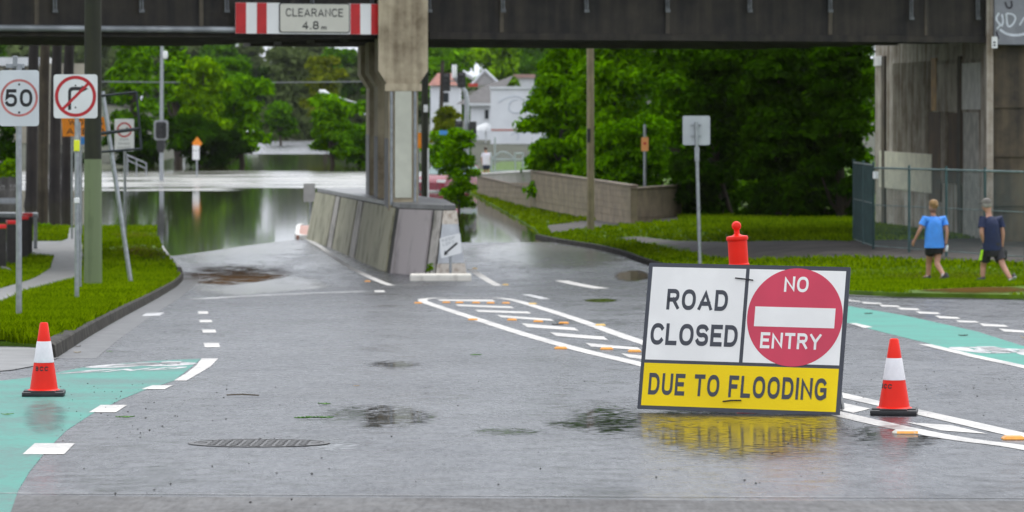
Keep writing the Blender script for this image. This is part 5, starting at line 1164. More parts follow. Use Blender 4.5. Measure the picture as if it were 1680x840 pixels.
tree('hedge', 'dark green hedge behind the block wall corner', 975, 1125, 195, 330, 127, 'mid', 15000, .11, .0, 40, -2.5, cat='hedge')
# behind the houses
for lb, x0, x1, y0, y1, Y, kd, n, sz in (('lime green tree rising behind the gabled house roof', 760, 880, 60, 150, 420, 'lime', 2600, .5), ('mid green tree behind the pier and above the signal heads', 690, 790, 40, 170, 430, 'bright', 2600, .55),
        ('olive shrub with pale flowers left of the bent signal mast', 697, 760, 175, 250, 225, 'olive', 2200, .2), ('bright green bush below the blue street name plate', 690, 765, 215, 300, 215, 'bright', 2500, .2),
        ('dark green bush at the foot of the signal mast', 740, 785, 232, 300, 212, 'mid', 1500, .2), ('far hazy green tree right of the white wall', 830, 930, 50, 160, 470, 'mid', 2600, .55), ('grey green tree filling the gap over the house roofs', 850, 980, 20, 140, 520, 'grey', 2600, .6),
        ('mid green tree right of the lime green tree', 880, 990, 60, 200, 300, 'bright', 3000, .36)): tree('leafy_tree', lb, x0, x1, y0, y1, Y, kd, n, sz)
# left and centre, beyond the flood
for lb, x0, x1, y0, y1, Y, kd, n, sz in (
        ('tall bright green tree right of the thick timber pole', 165, 275, 20, 235, 262, 'bright', 6000, .27), ('bright green tree behind the flooded signal pole', 235, 345, 40, 245, 256, 'bright', 6000, .27),
        ('rounded bright green tree right of the signal pole head', 275, 385, 95, 262, 246, 'lime', 6000, .24), ('low bright tree right of the orange diamond sign', 335, 455, 125, 268, 250, 'bright', 6000, .25),
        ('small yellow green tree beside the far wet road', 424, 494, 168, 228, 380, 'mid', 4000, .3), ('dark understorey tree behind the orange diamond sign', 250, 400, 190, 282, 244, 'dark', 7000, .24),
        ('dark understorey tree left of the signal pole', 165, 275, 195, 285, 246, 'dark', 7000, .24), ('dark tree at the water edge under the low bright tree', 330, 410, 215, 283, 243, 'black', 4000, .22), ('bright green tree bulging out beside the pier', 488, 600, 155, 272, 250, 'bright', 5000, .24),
        ('dark low tree at the water edge beside the pier', 545, 640, 205, 284, 247, 'mid', 3500, .24), ('bright tall tree hidden mostly by the pier', 580, 690, 100, 270, 258, 'mid', 4000, .28)):
    tree('leafy_tree', lb, x0, x1, y0, y1, Y, kd, n, sz)
rr_ = random.Random(3)
for lb, x0, x1, y0, y1, Y, kd, n, sz in (('tall hazy tree closing the gap over the far wet road', 415, 520, 76, 232, 455, 'grey', 7000, .42), ('tall grey green tree between the gap of sky and the olive tree', 455, 560, 84, 236, 462, 'grey', 7000, .42), ('tall green tree rising behind the low bright tree', 345, 425, 96, 240, 330, 'mid', 7000, .32)): tree('leafy_tree', lb, x0, x1, y0, y1, Y, kd, n, sz, low=.0, blobs=26)
far = [(680, 790, 56, 'mid', 'over the red roofed house'), (330, 420, 95, 'mid', 'low behind the rounded bright tree'), (380, 480, 105, 'grey', 'second rank under the gap of sky'), (440, 545, 110, 'mid', 'second rank above the far road'), (160, 300, 70, 'mid', 'behind the flooded signal pole'), (505, 600, 120, 'grey', 'low behind the olive tree'), (300, 400, 55, 'mid', 'above the rounded bright tree'), (360, 450, 76, 'grey', 'under the first pale gap of sky'), (415, 505, 84, 'grey', 'in the middle of the far slope'), (470, 560, 72, 'grey', 'left of the olive tree'), (520, 600, 88, 'mid', 'right of the olive tree'),
       (395, 470, 120, 'black', 'darkest one low over the far road'), (450, 530, 130, 'black', 'dark one where the far road vanishes'), (100, 200, 40, 'grey', 'behind the timber pole'), (0, 110, 62, 'grey', 'behind the trunks at the left edge'), (560, 700, 60, 'grey', 'behind the bridge pier'), (-80, 40, 66, 'mid', 'at the left edge over the 50 sign'), (640, 740, 50, 'mid', 'just right of the pier capital')]
for i, (x0, x1, y0, kd, lb) in enumerate(far): tree('far_tree', 'hazy tree on the far slope '+lb, x0, x1, y0-6, 236, 520+25*(i % 5), kd, 4600, .75, low=.0, blobs=30, group='trees on the far slope')
wb_ = []
for i in range(230):
    y_ = rr_.uniform(600, 680); px_ = rr_.uniform(-150, 1250); top_ = 64+7*math.sin(px_*.021)+5*math.sin(px_*.05+1)+34*math.exp(-((px_-412)/26)**2)+22*math.exp(-((px_-552)/16)**2); t_ = P(px_, rr_.uniform(top_, 235), y_)
    wb_.append((t_.x, y_, t_.z-1.5, rr_.uniform(3, 6), 3, rr_.uniform(2.2, 4)))
wood = leaf_cloud('far_wood', wb_, 42000, 1.0, LM['grey'], None, 77); wood['kind'] = 'stuff'
tree('olive_tree', 'yellow olive tree standing out left of the pier capital', 492, 572, 92, 200, 400, 'olive', 4200, .36)
for x0, x1, y0, y1, Y, kd, lb in ((-15, 40, 200, 300, 176, 'dark', 'dark hedge shrub behind the 50 sign post'), (-12, 36, 262, 302, 165, 'lime', 'bright low shrub over the timber paling fence'), (86, 150, 250, 300, 236, 'black', 'dark shrub between the tall trunks')): tree('shrub', lb, x0, x1, y0, y1, Y, kd, 2500, .13, cat='shrub', zbase=-2.95 if Y < 200 else None)
# tall trunks under and behind the bridge at the left
for i, (x0, x1, yb, Y, bk, lb) in enumerate(((45, 63, 332, 150, BARKD, 'dark tall trunk nearest the 50 sign'), (64, 81, 376, 124, BARK, 'mossy trunk standing in the grass by the path'), (83, 101, 326, 156, BARKD, 'grey brown tall trunk between darker ones'), (103, 121, 322, 160, BARKD, 'black tall trunk beside the no right turn sign'))):
    k = Y/F; xb = ((x0+x1)/2-CX)*k; zb = CZ-(yb-HY)*k; rad_ = (x1-x0)*k/2
    t = empty('tall_tree', (xb, Y, zb), lb, 'tree'); mb = MB(); mb.tube([(xb-.1, Y, zb-.5), (xb-.06, Y, zb+.25), (xb+.0, Y, 2), (xb+.15, Y, 7)], [rad_*1.5, rad_*1.12, rad_, rad_*.7], 12)
    for s_ in (-1, 1): mb.tube([(xb, Y, 4.6), (xb+s_*1.2, Y+.4*s_, 6.5), (xb+s_*2.0, Y, 8)], [rad_*.5, rad_*.35, .05], 7)
    mb.build('trunk', bk, t, smooth=True); leaf_cloud('crown', [(xb+rr_.uniform(-2, 2), Y+rr_.uniform(-2, 2), rr_.uniform(6, 9), 1.6, 1.6, 1.1) for _ in range(9)], 2500, .25, LM['mid'], t, 900+i)
weeds = G(72, 378, landL)
tree('weed_clump', 'bright green weeds around the foot of the mossy trunk', 55, 92, 366, 379, 122.5, 'lime', 500, .06, .2, 8, zbase=landL(-15, 122), cat='weeds', trunk_r=.02)
tree('weed_clump', 'bright weeds at the barrier nose foot', 699, 712, 432, 449, 82.2, 'lime', 160, .04, .2, 5, zbase=r(82)-.02, cat='weeds', trunk_r=.01)
# palm leaves above the signal heads
Y = 300; pb = P(722, 250, Y); pt = empty('palm_tree', (pb.x, Y, -2.4), 'dark palm top with drooping fronds right of the pier capital', 'palm tree')
mb = MB(); tp = P(726, 96, Y); mb.tube([(pb.x, Y, -2.6), tp], [.2, .14], 9); mb.build('trunk', BARK, pt, smooth=True)
for i in range(14):
    a = i*2*math.pi/14; mb = MB(); prev = None; d = Vector((math.cos(a), math.sin(a)*.8, 0)); sd = Vector((-d.y, d.x, 0)); pts = [tp+d*(2.0*s_)+Vector((0, 0, .9*s_-1.9*s_*s_)) for s_ in (0, .2, .4, .6, .8, 1)]
    for j in range(5):
        for sg in (1, -1):
            for m_ in range(3): q0 = pts[j].lerp(pts[j+1], m_/3); mb.add([q0, q0+d*.06, q0+sd*sg*(.5-.07*j)+d*.2+Vector((0, 0, -.22))], [(0, 1, 2)])
    mb.build('frond', LM['mid'], pt)

# ------------------------------------------------------------------ walls, houses on the right
BLOCK = pm('tan_block_wall', (.22, .175, .115), .2, 2.0, .8, .3, 20)
def blockwall(name, pts, h, label, cap=True):
    o = empty(name, (pts[0][0], pts[0][1], pts[0][2]), label, 'wall'); mb = MB(); cp = MB()
    for (a, b) in zip(pts, pts[1:]):
        a, b = Vector(a), Vector(b); L = (b-a).length; n_ = max(1, int(L/.39)); ud = (b-a)/L; rows = max(2, int(round(h/.19))); ang = math.atan2(ud.y, ud.x)
        for j in range(rows):
            for i in range(n_+1):
                s0 = max(0, (i-(.5 if j % 2 else 0))*L/n_); s1 = min(L, (i+1-(.5 if j % 2 else 0))*L/n_)
                if s1-s0 > .05: mb.box(a+ud*(s0+s1)/2+Vector((0, 0, (j+.5)*h/rows)), (s1-s0-.014, .19+random.uniform(0, .008), h/rows-.014), (0, 0, ang))
        mb.box((a+b)/2+Vector((0, 0, h/2-.15)), (L, .165, h+.26), (0, 0, ang)); cp.box((a+b)/2+Vector((0, 0, h+.032)), (L+.05, .26, .06), (0, 0, ang), .01)
    mb.build('blocks', BLOCK, o)
    if cap: cp.build('capping', pm('wall_capping', (.17, .13, .09), .25, 3, .7), o)
    return o
def wp(px, py, Y): p = P(px, py, Y); return (p.x, p.y, p.z)
blockwall('block_wall', [wp(1041, 357, 117), wp(1114, 353, 121)], .88, 'dark end section of tan block wall beside the dark tree')
blockwall('block_wall', [wp(875, 328, 143), wp(1040, 358, 117.1)], 1.0, 'long tan concrete block wall behind the slim power pole')
blockwall('block_wall', [wp(786, 322, 168), wp(874, 327, 143.2)], .62, 'low tan block wall under the white picket railing')
pk = empty('picket_railing', wp(786, 305, 168), 'white picket railing on top of the low tan wall', 'railing'); a, b = Vector(wp(786, 304, 168)), Vector(wp(874, 302, 143.2)); mb = MB()
PICK = pm('pale_railing_paint', (.46, .45, .42), .1, 4, .5)
for i in range(34): c_ = a.lerp(b, (i+.5)/34); mb = MB(); mb.box(c_+Vector((0, .0, .2)), (.10, .04, .52)); mb.build('picket', PICK, pk)
mb = MB(); mb.tube([a+Vector((0, 0, .48)), b+Vector((0, 0, .48))], .05, 6); mb.build('top_rail', PICK, pk)
Y = 186; gt = empty('steel_gate', P(805, 296, Y), 'pale steel gate with arched top in front of the white building', 'gate'); MET = pm('pale_blue_grey_steel', (.34, .38, .39), .1, 4, .45)
def bar(a, c, rad=.045): mb = MB(); mb.tube([P(*a, Y), P(*c, Y)], rad, 6); return mb
for a, c in (((806, 262), (866, 262)), ((806, 281), (866, 281)), ((845, 252), (858, 252)), ((812, 225), (812, 296)), ((806, 250), (806, 290)), ((845, 250), (845, 290)), ((858, 250), (858, 290))): bar(a, c).build('frame_bar', MET, gt)
mb = MB(); mb.tube([P(806+x*39/10, 262-13*math.sin(x*math.pi/10), Y) for x in range(11)], .04, 6); mb.build('arch', MET, gt)
mb = MB()
for x in range(808, 866, 4): mb.tube([P(x, 260 if x > 845 else 258-8*math.sin((x-806)/39*math.pi), Y), P(x, 282, Y)], .018, 4)
mb.build('infill_bars', MET, gt)
WWALL = pm('white_wall_paint', (.74, .76, .79), .04, .8, .6); ROOF = pm('dark_grey_tiles', (.060, .056, .058), .2, 2, .6, .4, 12); GLASS = pm('dark_window_glass', (.02, .025, .03), .1, 2, .1); TRIM = pm('white_trim_paint', (.66, .68, .70), .05, 2, .5)
def wbox(mb, x0, x1, y0, y1, Y, dep): a = P(x0, y1, Y); b = P(x1, y0, Y); return mb.box(((a.x+b.x)/2, Y+dep/2, (a.z+b.z)/2), (b.x-a.x, dep, b.z-a.z))
Y = 300; hb = empty('white_building', P(860, 300, Y), 'white flat fronted building with faint scrawl and red line on its wall', 'building')
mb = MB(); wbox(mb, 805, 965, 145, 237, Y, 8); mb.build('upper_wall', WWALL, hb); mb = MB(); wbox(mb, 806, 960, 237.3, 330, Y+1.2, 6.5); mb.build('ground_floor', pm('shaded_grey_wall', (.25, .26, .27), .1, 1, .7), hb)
mb = MB(); wbox(mb, 803, 968, 142, 146, Y-.15, 8.3); mb.build('coping', TRIM, hb); mb = MB(); wbox(mb, 806, 960, 212, 214.5, Y-.03, .02); mb.build('red_line', pm('brick_red_paint', (.45, .12, .08), .1, 3, .6), hb)
mb = MB(); wbox(mb, 815, 845, 240, 262, Y+1.1, .08); mb.build('garage_opening', GLASS, hb); mb = MB(); wbox(mb, 806, 812, 237.3, 300, Y+.3, .5); mb.build('column', TRIM, hb)
SC = pm('faint_blue_spray', (.56, .60, .66), .08, 2, .6)
for pts in ([(818, 168), (830, 160), (846, 157), (858, 162), (862, 174), (855, 184), (842, 186), (833, 178), (838, 165), (850, 163)], [(862, 170), (868, 180), (874, 172)], [(838, 222), (846, 216), (852, 222), (848, 230)]):
    mb = MB(); mb.tube([P(q.x, q.y, Y-.01) for q in smooth_path(pts, 2)], .045, 5); mb.build('wall_scrawl', SC, hb)
Y = 330; hs = empty('gabled_house', P(780, 300, Y), 'white house with dark tiled roof and pale gable behind the signal mast', 'house')
mb = MB(); wbox(mb, 772, 806, 170, 320, Y, 7); mb.build('wall', WWALL, hs)
mb = MB(); k = Y/F
a = [P(748, 171, Y-.5), P(812, 171, Y-.5), P(812, 171, Y+8), P(748, 171, Y+8), P(790, 143, Y+2.5), P(842, 124, Y+5)]
mb.add(a, [(0, 1, 5, 4), (0, 4, 3), (1, 2, 5), (3, 4, 5, 2), (0, 3, 2, 1)]); mb.build('roof', ROOF, hs)
mb = MB(); wbox(mb, 770, 808, 169.5, 173.5, Y-.62, .12); mb.build('gutter', TRIM, hs)
wf = MB(); wbox(wf, 794, 803, 178, 197, Y-.06, .05); wfo = wf.build('window', TRIM, hs); mb = MB(); wbox(mb, 795.3, 801.5, 180, 195, Y-.08, .015); mb.build('pane', GLASS, wfo)
g0 = [P(774, 140, Y+6), P(795, 116, Y+6), P(820, 140, Y+6)]; mb = MB(); mb.add(g0+[p+Vector((0, 5, 0)) for p in g0], [(0, 1, 2), (3, 5, 4), (0, 3, 4, 1), (1, 4, 5, 2), (0, 2, 5, 3)]); mb.build('gable', pm('pale_gable_boards', (.42, .41, .40), .1, 2, .6), hs)
for a, c in ((0, 1), (1, 2)): mb = MB(); mb.tube([g0[a]+Vector((0, -.2, .08)), g0[c]+Vector((0, -.2, .08))], .14, 6); mb.build('barge_board', TRIM, hs)
mb = MB(); mb.tube([P(759, 118, Y+6), P(777, 128, Y+6)], .22, 6); mb.build('ridge_flashing', TRIM, hs)
mb = MB(); wbox(mb, 768, 784, 137, 142, Y+5.6, .3); mb.build('red_fascia', pm('red_fascia_paint', (.5, .05, .03), .1, 3, .5), hs)
mb = MB(); mb.lathe([(1.0, 0), (.8, .3), (.3, .5), (.05, .58)], P(797, 214, Y-25), 8); mb.tube([P(797, 214, Y-25), P(797, 270, Y-25)], .05, 6); o = mb.build('patio_umbrella', WSHEET, None, P(797, 300, Y-25), smooth=True); tag(o, 'closed white patio umbrella in front of the white house', 'umbrella')
Y = 380; h3 = empty('red_roof_house', P(716, 240, Y), 'white house with red tiled roof just right of the pier', 'house')
mb = MB(); wbox(mb, 706, 755, 138, 260, Y, 8); mb.build('wall', WWALL, h3); a = [P(702, 140, Y-.5), P(760, 140, Y-.5), P(760, 140, Y+9), P(702, 140, Y+9), P(718, 120, Y+4), P(745, 120, Y+4)]
mb = MB(); mb.add(a, [(0, 1, 5, 4), (1, 2, 5), (2, 3, 4, 5), (3, 0, 4), (0, 3, 2, 1)]); mb.build('roof', pm('red_brown_tiles', (.26, .09, .06), .2, 2, .7), h3)
mb = MB(); wbox(mb, 726, 736, 152, 168, Y-.05, .04); mb.build('window', GLASS, h3)
Y = 430; h4 = empty('distant_house', P(860, 200, Y), 'distant house with pale pink roof above the white building', 'house'); mb = MB(); wbox(mb, 838, 876, 128, 220, Y, 6); mb.build('wall', TRIM, h4); mb = MB(); wbox(mb, 836, 878, 122, 128, Y-.3, 7); mb.build('roof', pm('pale_pink_roof', (.45, .28, .25), .1, 2, .7), h4)
Y = 300; h5 = empty('pale_shed', P(20, 240, Y), 'pale flat roofed building behind the 50 sign and tall trunks', 'building'); mb = MB(); wbox(mb, -30, 142, 104, 290, Y, 6); mb.build('wall', pm('cream_shed_wall', (.36, .33, .26), .1, 1, .7), h5); mb = MB(); wbox(mb, -36, 72, 94, 108, Y-.6, 7); mb.build('roof_edge', TRIM, h5)
for x in (6, 20, 34, 48): mb = MB(); wbox(mb, x, x+8, 112, 124, Y-.06, .05); mb.build('window', GLASS, h5)
Y = 144; ch = empty('parked_van', P(1085, 300, 150), 'pale vehicle half hidden among the trees above the block wall', 'van')
# ------------------------------------------------------------------ cars
def car(name, label, loc, yaw, paint, sc=1.0):
    o = empty(name, loc, label, 'car'); L = Vector(loc); M = Matrix.Translation(L) @ Matrix.Rotation(yaw, 4, 'Z')
    prof = [(-2.1, .32), (-2.12, .62), (-2.05, .86), (-1.75, .95), (-1.2, 1.42), (-.3, 1.5), (.5, 1.46), (1.15, 1.0), (1.9, .86), (2.12, .66), (2.12, .32)]
    mb = MB(); rings = []
    for yy, f in ((-.86, .90), (-.80, 1), (0, 1.01), (.80, 1), (.86, .90)): rings.append([M @ Vector((x*(f if abs(x) > 1.9 else 1), yy*(.80 if z > 1.2 else 1), .32+(z-.32)*(f if z > .5 else 1))) for x, z in prof])
    mb.loft(rings); mb.build('body', paint, o, smooth=True)
    def quad(pts, nm, m): mb = MB(); mb.add([M @ Vector(p) for p in pts], [tuple(range(len(pts)))]); mb.build(nm, m, o)
    quad([(.60, -.62, 1.44), (1.17, -.74, 1.03), (1.17, .74, 1.03), (.60, .62, 1.44)], 'windscreen', CARGL); quad([(-1.22, -.62, 1.44), (-1.78, -.72, .99), (-1.78, .72, .99), (-1.22, .62, 1.44)], 'rear_window', CARGL)
    for s_ in (-1, 1):
        quad([(-1.35, s_*.84, 1.02), (.9, s_*.84, 1.02), (.45, s_*.725, 1.40), (-1.0, s_*.725, 1.40)], 'side_window', CARGL)
        for x in (-1.35, 1.35):
            mb = MB(); c0 = Vector((x, s_*.72, .32)); mb.tube([M @ (c0-Vector((0, .1, 0))), M @ (c0+Vector((0, .1, 0)))], .33, 20); w = mb.build('wheel', BLACK, o, smooth=True)
            mb = MB(); mb.tube([M @ (c0+Vector((0, s_*.09, 0))), M @ (c0+Vector((0, s_*.108, 0)))], .2, 14); mb.build('rim', STEEL, w)
        mb = MB(); mb.box((0, 0, 0), (.16, .4, .15), M=M @ Matrix.Translation((2.03, s_*.6, .72))); mb.build('headlight', WSHEET, o); mb = MB(); mb.box((0, 0, 0), (.1, .35, .16), M=M @ Matrix.Translation((-2.06, s_*.6, .76))); mb.build('tail_light', RED, o)
    mb = MB(); mb.box((0, 0, 0), (.06, .9, .18), M=M @ Matrix.Translation((2.1, 0, .52))); mb.build('grille', BLACK, o)
    return o
CARGL = pm('pale_car_glass', (.20, .27, .26), .1, 3, .15); CRED = pm('red_car_paint', (.22, .012, .03), .06, 2, .25, coat=.5); CWHT = pm('white_car_paint', (.60, .62, .64), .04, 2, .25, coat=.5)
p = P(741, 300, 176); car('red_car', 'red car standing in floodwater half hidden behind the young tree', (p.x, 176, WATER-.25), R(-118), CRED)
p = P(425, 230, 420); car('white_car', 'white car parked by the far wet road beyond the flood', (p.x, 405, gz(p.x, 405)+.1), R(-70), CWHT)
bpy.data.objects.remove(ch)
p = P(1088, 290, 152); car('pale_van', 'pale car glimpsed between leaves above the block wall', (p.x, 146, -1.0), R(10), CWHT)
# ------------------------------------------------------------------ people
SKIN = pm('skin', (.46, .235, .16), .08, 6, .5); HAIRB = pm('blond_hair', (.27, .155, .055), .25, 14, .6); HAIRG = pm('grey_hair', (.30, .28, .26), .2, 14, .6)
def skinned(name, joints, edges, mat, parent, root='pelvis', lv=2):
    """one continuous surface grown round a skeleton: joint -> (xyz, radius or (rx, ry))"""
    nm = list(joints); me = bpy.data.meshes.new(name); me.from_pydata([joints[k][0] for k in nm], [(nm.index(a), nm.index(b)) for a, b in edges], [])
    o = bpy.data.objects.new(name, me); COL.objects.link(o)
    o.modifiers.new('skin', 'SKIN').use_smooth_shade = True
    if not me.skin_vertices: 
        bpy.context.view_layer.objects.active = o
    sv = me.skin_vertices[0].data
    for i, k in enumerate(nm):
        rr = joints[k][1]; sv[i].radius = rr if hasattr(rr, '__len__') else (rr, rr); sv[i].use_root = (k == root)
    s = o.modifiers.new('sub', 'SUBSURF'); s.levels = lv; s.render_levels = lv
    dg = bpy.context.evaluated_depsgraph_get(); m2 = bpy.data.meshes.new_from_object(o.evaluated_get(dg)); m2.name = name
    bpy.data.objects.remove(o); bpy.data.meshes.remove(me)
    m2.materials.clear(); m2.materials.append(mat); m2.polygons.foreach_set('use_smooth', [True]*len(m2.polygons))
    ob = bpy.data.objects.new(name, m2); COL.objects.link(ob); ob.parent = parent; return ob
def ell(c, rx, ry, rot, n=20):
    c = Vector(c); return [c+Vector((rx*math.cos(t)*math.cos(rot)-ry*math.sin(t)*math.sin(rot), rx*math.cos(t)*math.sin(rot)+ry*math.sin(t)*math.cos(rot), 0)) for t in [2*math.pi*k/n for k in range(n)]]
def person(label, loc, J, cfg):
    """J: joints in metres from the ground point below the hips (x right in the picture, y away, z up)"""
    root = empty('person', loc, label, 'person'); V = Vector; o = V(loc); f = V(cfg['face']).normalized(); side = V((f.y, -f.x, 0))   # side = the body's own right hand
    j = {k: (V(p), rr) for k, (p, rr) in J.items()}
    E = [('pelvis', 'waist'), ('waist', 'chest'), ('chest', 'neck'), ('neck', 'skull'), ('skull', 'crown')]
    for s_ in 'LR': E += [('chest', 'sho'+s_), ('sho'+s_, 'elb'+s_), ('elb'+s_, 'wri'+s_), ('pelvis', 'hip'+s_), ('hip'+s_, 'kne'+s_), ('kne'+s_, 'cal'+s_), ('cal'+s_, 'ank'+s_), ('ank'+s_, 'toe'+s_), ('ank'+s_, 'hee'+s_)]
    for s_ in 'LR':
        w = j['wri'+s_][0]; d = (w-j['elb'+s_][0]).normalized(); sg = -1 if s_ == 'L' else 1
        acr = (f-d*f.dot(d)).normalized(); inn = d.cross(acr)*1.0; inn = -inn if inn.dot(side)*sg > 0 else inn        # towards the thigh
        j['palm'+s_] = (w+d*.055, (.022, .036)); E.append(('wri'+s_, 'palm'+s_))
        for i, (ofs, ln) in enumerate(((.030, .062), (.011, .072), (-.009, .066), (-.027, .052))):
            b = w+d*.085+acr*ofs; j['f%d0%s' % (i, s_)] = (b, .0095); j['f%d1%s' % (i, s_)] = (b+d*ln*.55+inn*.010, .0088); j['f%d2%s' % (i, s_)] = (b+d*ln*.92+inn*.034, .0075)
            E += [('palm'+s_, 'f%d0%s' % (i, s_)), ('f%d0%s' % (i, s_), 'f%d1%s' % (i, s_)), ('f%d1%s' % (i, s_), 'f%d2%s' % (i, s_))]
        b = w+d*.035+acr*.030; j['t0'+s_] = (b, .012); j['t1'+s_] = (b+d*.035+acr*.022+inn*.012, .0105); j['t2'+s_] = (b+d*.062+acr*.024+inn*.022, .0085)
        E += [('palm'+s_, 't0'+s_), ('t0'+s_, 't1'+s_), ('t1'+s_, 't2'+s_)]
    sk = j['skull'][0]
    j['nose'] = (sk+f*.108+V((0, 0, .012)), .013); j['nosb'] = (sk+f*.09+V((0, 0, .03)), .016); j['chin'] = (sk+f*.065+V((0, 0, -.085)), .032)
    E += [('skull', 'nosb'), ('nosb', 'nose'), ('skull', 'chin')]
    for s_, sg in (('L', -1), ('R', 1)): j['ear'+s_] = (sk+side*sg*.085+V((0, 0, .012)), (.012, .022)); E.append(('skull', 'ear'+s_))
    body = skinned('body', j, E, SKIN, root)
    def mk(fn, nm, m, sm=True): mb = MB(); fn(mb); mb.v = [tuple(V(p)+o) for p in mb.v]; return mb.build(nm, m, root, smooth=sm)
    for sg in (-1, 1): mk(lambda mb: mb.lathe([(.002, -.010), (.009, -.006), (.011, 0), (.009, .006), (.002, .010)], sk+f*.088+side*sg*.032+V((0, 0, .035)), 10), 'eye', BLACK)
    mk(lambda mb: mb.tube([sk+f*.097-side*.022+V((0, 0, -.035)), sk+f*.105+V((0, 0, -.037)), sk+f*.097+side*.022+V((0, 0, -.035))], [.004, .007, .004], 6), 'mouth', pm('lips', (.30, .10, .08), .1, 9, .5))
    rot = math.atan2(side.y, side.x)
    def torso(mb):
        mb.loft([ell(j['pelvis'][0]*(1-t)+j['chest'][0]*t+V((0, 0, dz))+f*fw, rx, ry, rot) for t, rx, ry, dz, fw in cfg['shirt']])
        for s_ in 'LR':
            a, b = j['sho'+s_][0], j['elb'+s_][0]; mb.tube([a.lerp(j['chest'][0], .45), a+V((0, 0, .0)), a.lerp(b, .45), a.lerp(b, cfg['sleeve'])], [.085, cfg['slr'], cfg['slr']*.98, cfg['slr']*1.06], 14)
    mk(torso, 'shirt', cfg['shirtm'])
    def shorts(mb):
        c = j['pelvis'][0]; mb.loft([ell(c+V((0, 0, dz)), rx, ry, rot) for dz, rx, ry in cfg['short']])
        for s_ in 'LR': h, k = j['hip'+s_][0], j['kne'+s_][0]; mb.tube([h+V((0, 0, .05)), h.lerp(k, cfg['leg']*.5), h.lerp(k, cfg['leg'])], [cfg['lr']*1.05, cfg['lr'], cfg['lr']*.96], 16)
    sh = mk(shorts, 'shorts', cfg['shortm'])
    for s_ in 'LR':
        a, t_, h = j['ank'+s_][0], j['toe'+s_][0], j['hee'+s_][0]; ax = (t_-h).normalized(); up = (V((0, 0, 1))-ax*ax.z).normalized(); sd = ax.cross(up); L = (t_-h).length+.06; b0 = h-ax*.03
        def shoe(mb):
            rings = []
            for q, w, hh in ((0, .022, .05), (.06, .036, .085), (.25, .039, .09), (.5, .043, .068), (.75, .046, .05), (.93, .038, .036), (1, .014, .022)):
                c = b0+ax*L*q-up*.032; rings.append([c+sd*w*math.cos(t)+up*(hh*max(0, math.sin(t)) if math.sin(t) > 0 else 0) for t in [2*math.pi*k/14 for k in range(14)]])
            mb.loft(rings)
        so = mk(shoe, 'shoe', cfg['shoem'])
        def sole(mb):
            rings = []
            for q, w in ((0, .026), (.1, .040), (.3, .042), (.55, .047), (.8, .049), (1, .018)):
                c = b0+ax*L*q-up*.034; rings.append([c+sd*w*x-up*z for x, z in ((1, 0), (1, .016), (-1, .016), (-1, 0))])
            mb.loft(rings)
        mb = MB(); sole(mb); mb.v = [tuple(V(p)+o) for p in mb.v]; mb.build('sole', cfg['solem'], so)
        mk(lambda mb: mb.tube([a-(a-j['cal'+s_][0]).normalized()*.015-up*.02, a.lerp(j['cal'+s_][0], .16)], [.043, .043], 12), 'sock', cfg['sockm'])
    return root, j, f, side, mk
def legs(J, s_, hip, kne, ank, toe, hee, k=1.0):
    V = Vector; J['hip'+s_] = (hip, .088*k); J['kne'+s_] = (kne, .058*k); J['cal'+s_] = (Vector(kne).lerp(Vector(ank), .32), .056*k); J['ank'+s_] = (ank, .034); J['toe'+s_] = (toe, (.034, .022)); J['hee'+s_] = (hee, .030)
# woman in the blue shirt
Yw = 76.8; pw_ = P(1531, 460, Yw); zw = landR(pw_.x, Yw)+.02; sc = F/Yw
W_ = lambda px, py, y=0.0: ((px-1531)/sc, y, CZ-(py-HY)*Yw/F-zw)
J = {'pelvis': (W_(1533, 404), (.13, .10)), 'waist': (W_(1533, 385), (.13, .10)), 'chest': (W_(1532, 366), (.11, .08)), 'neck': (W_(1531, 350), .05), 'skull': (W_(1530.5, 338), (.072, .082)), 'crown': (W_(1532, 331.5, -.01), (.062, .070)),
     'shoL': (W_(1516, 359, -.08), .048), 'elbL': (W_(1508, 378, -.09), .042), 'wriL': (W_(1501, 394, .02), .028), 'shoR': (W_(1549, 359, .08), .048), 'elbR': (W_(1554, 380, .02), .042), 'wriR': (W_(1552, 401, .02), .028)}
legs(J, 'L', W_(1526, 410, -.04), W_(1525, 432, .13), W_(1524, 453.5, .14), (W_(1517.5, 457)[0], .24, .04), (W_(1526, 457)[0], .11, .04), 1.04)
legs(J, 'R', W_(1539, 410, .04), W_(1537, 433, -.02), W_(1546, 451, -.30), (W_(1541, 457)[0], -.20, .035), (W_(1550, 452)[0], -.36, .11), 1.04)
root, j, f, side, mk = person('woman in a bright blue t-shirt and black shorts walking past the fence', (pw_.x, Yw, zw), J, dict(face=(-.62, .78, 0), shirt=[(0, .225, .175, -.03, 0), (.0, .222, .175, .03, 0), (.35, .207, .165, 0, 0), (.7, .195, .15, 0, 0), (1.0, .185, .15, -.02, 0), (1.0, .165, .14, .045, 0), (1.0, .115, .105, .095, 0), (1, .066, .066, .135, .01)], sleeve=.52, slr=.072, shirtm=pm('blue_jersey', (.055, .27, .80), .12, 5, .7, 1.0, 9), short=[(-.16, .06, .06), (-.14, .165, .14), (0, .195, .165), (.12, .19, .16)], leg=.30, lr=.105, shortm=pm('black_shorts_cloth', (.010, .010, .013), .2, 9, .7), shoem=pm('black_shoe', (.015, .015, .018), .2, 9, .5), solem=pm('dark_sole', (.06, .06, .065), .2, 9, .5), sockm=pm('white_sock', (.62, .60, .60), .05, 9, .8)))
sk = j['skull'][0]
def hairw(mb):
    c = sk+Vector((0, 0, .035))-f*.012
    mb.lathe([(.03, -.085), (.070, -.075), (.088, -.03), (.094, .015), (.086, .06), (.055, .09), (.01, .1)], c-f*.008, 20)
    mb.tube([sk-f*.085+Vector((0, 0, .05)), sk-f*.105+Vector((0, 0, .02)), sk-f*.10+Vector((0, 0, -.05))], [.03, .038, .016], 10)
mk(hairw, 'hair', HAIRB)
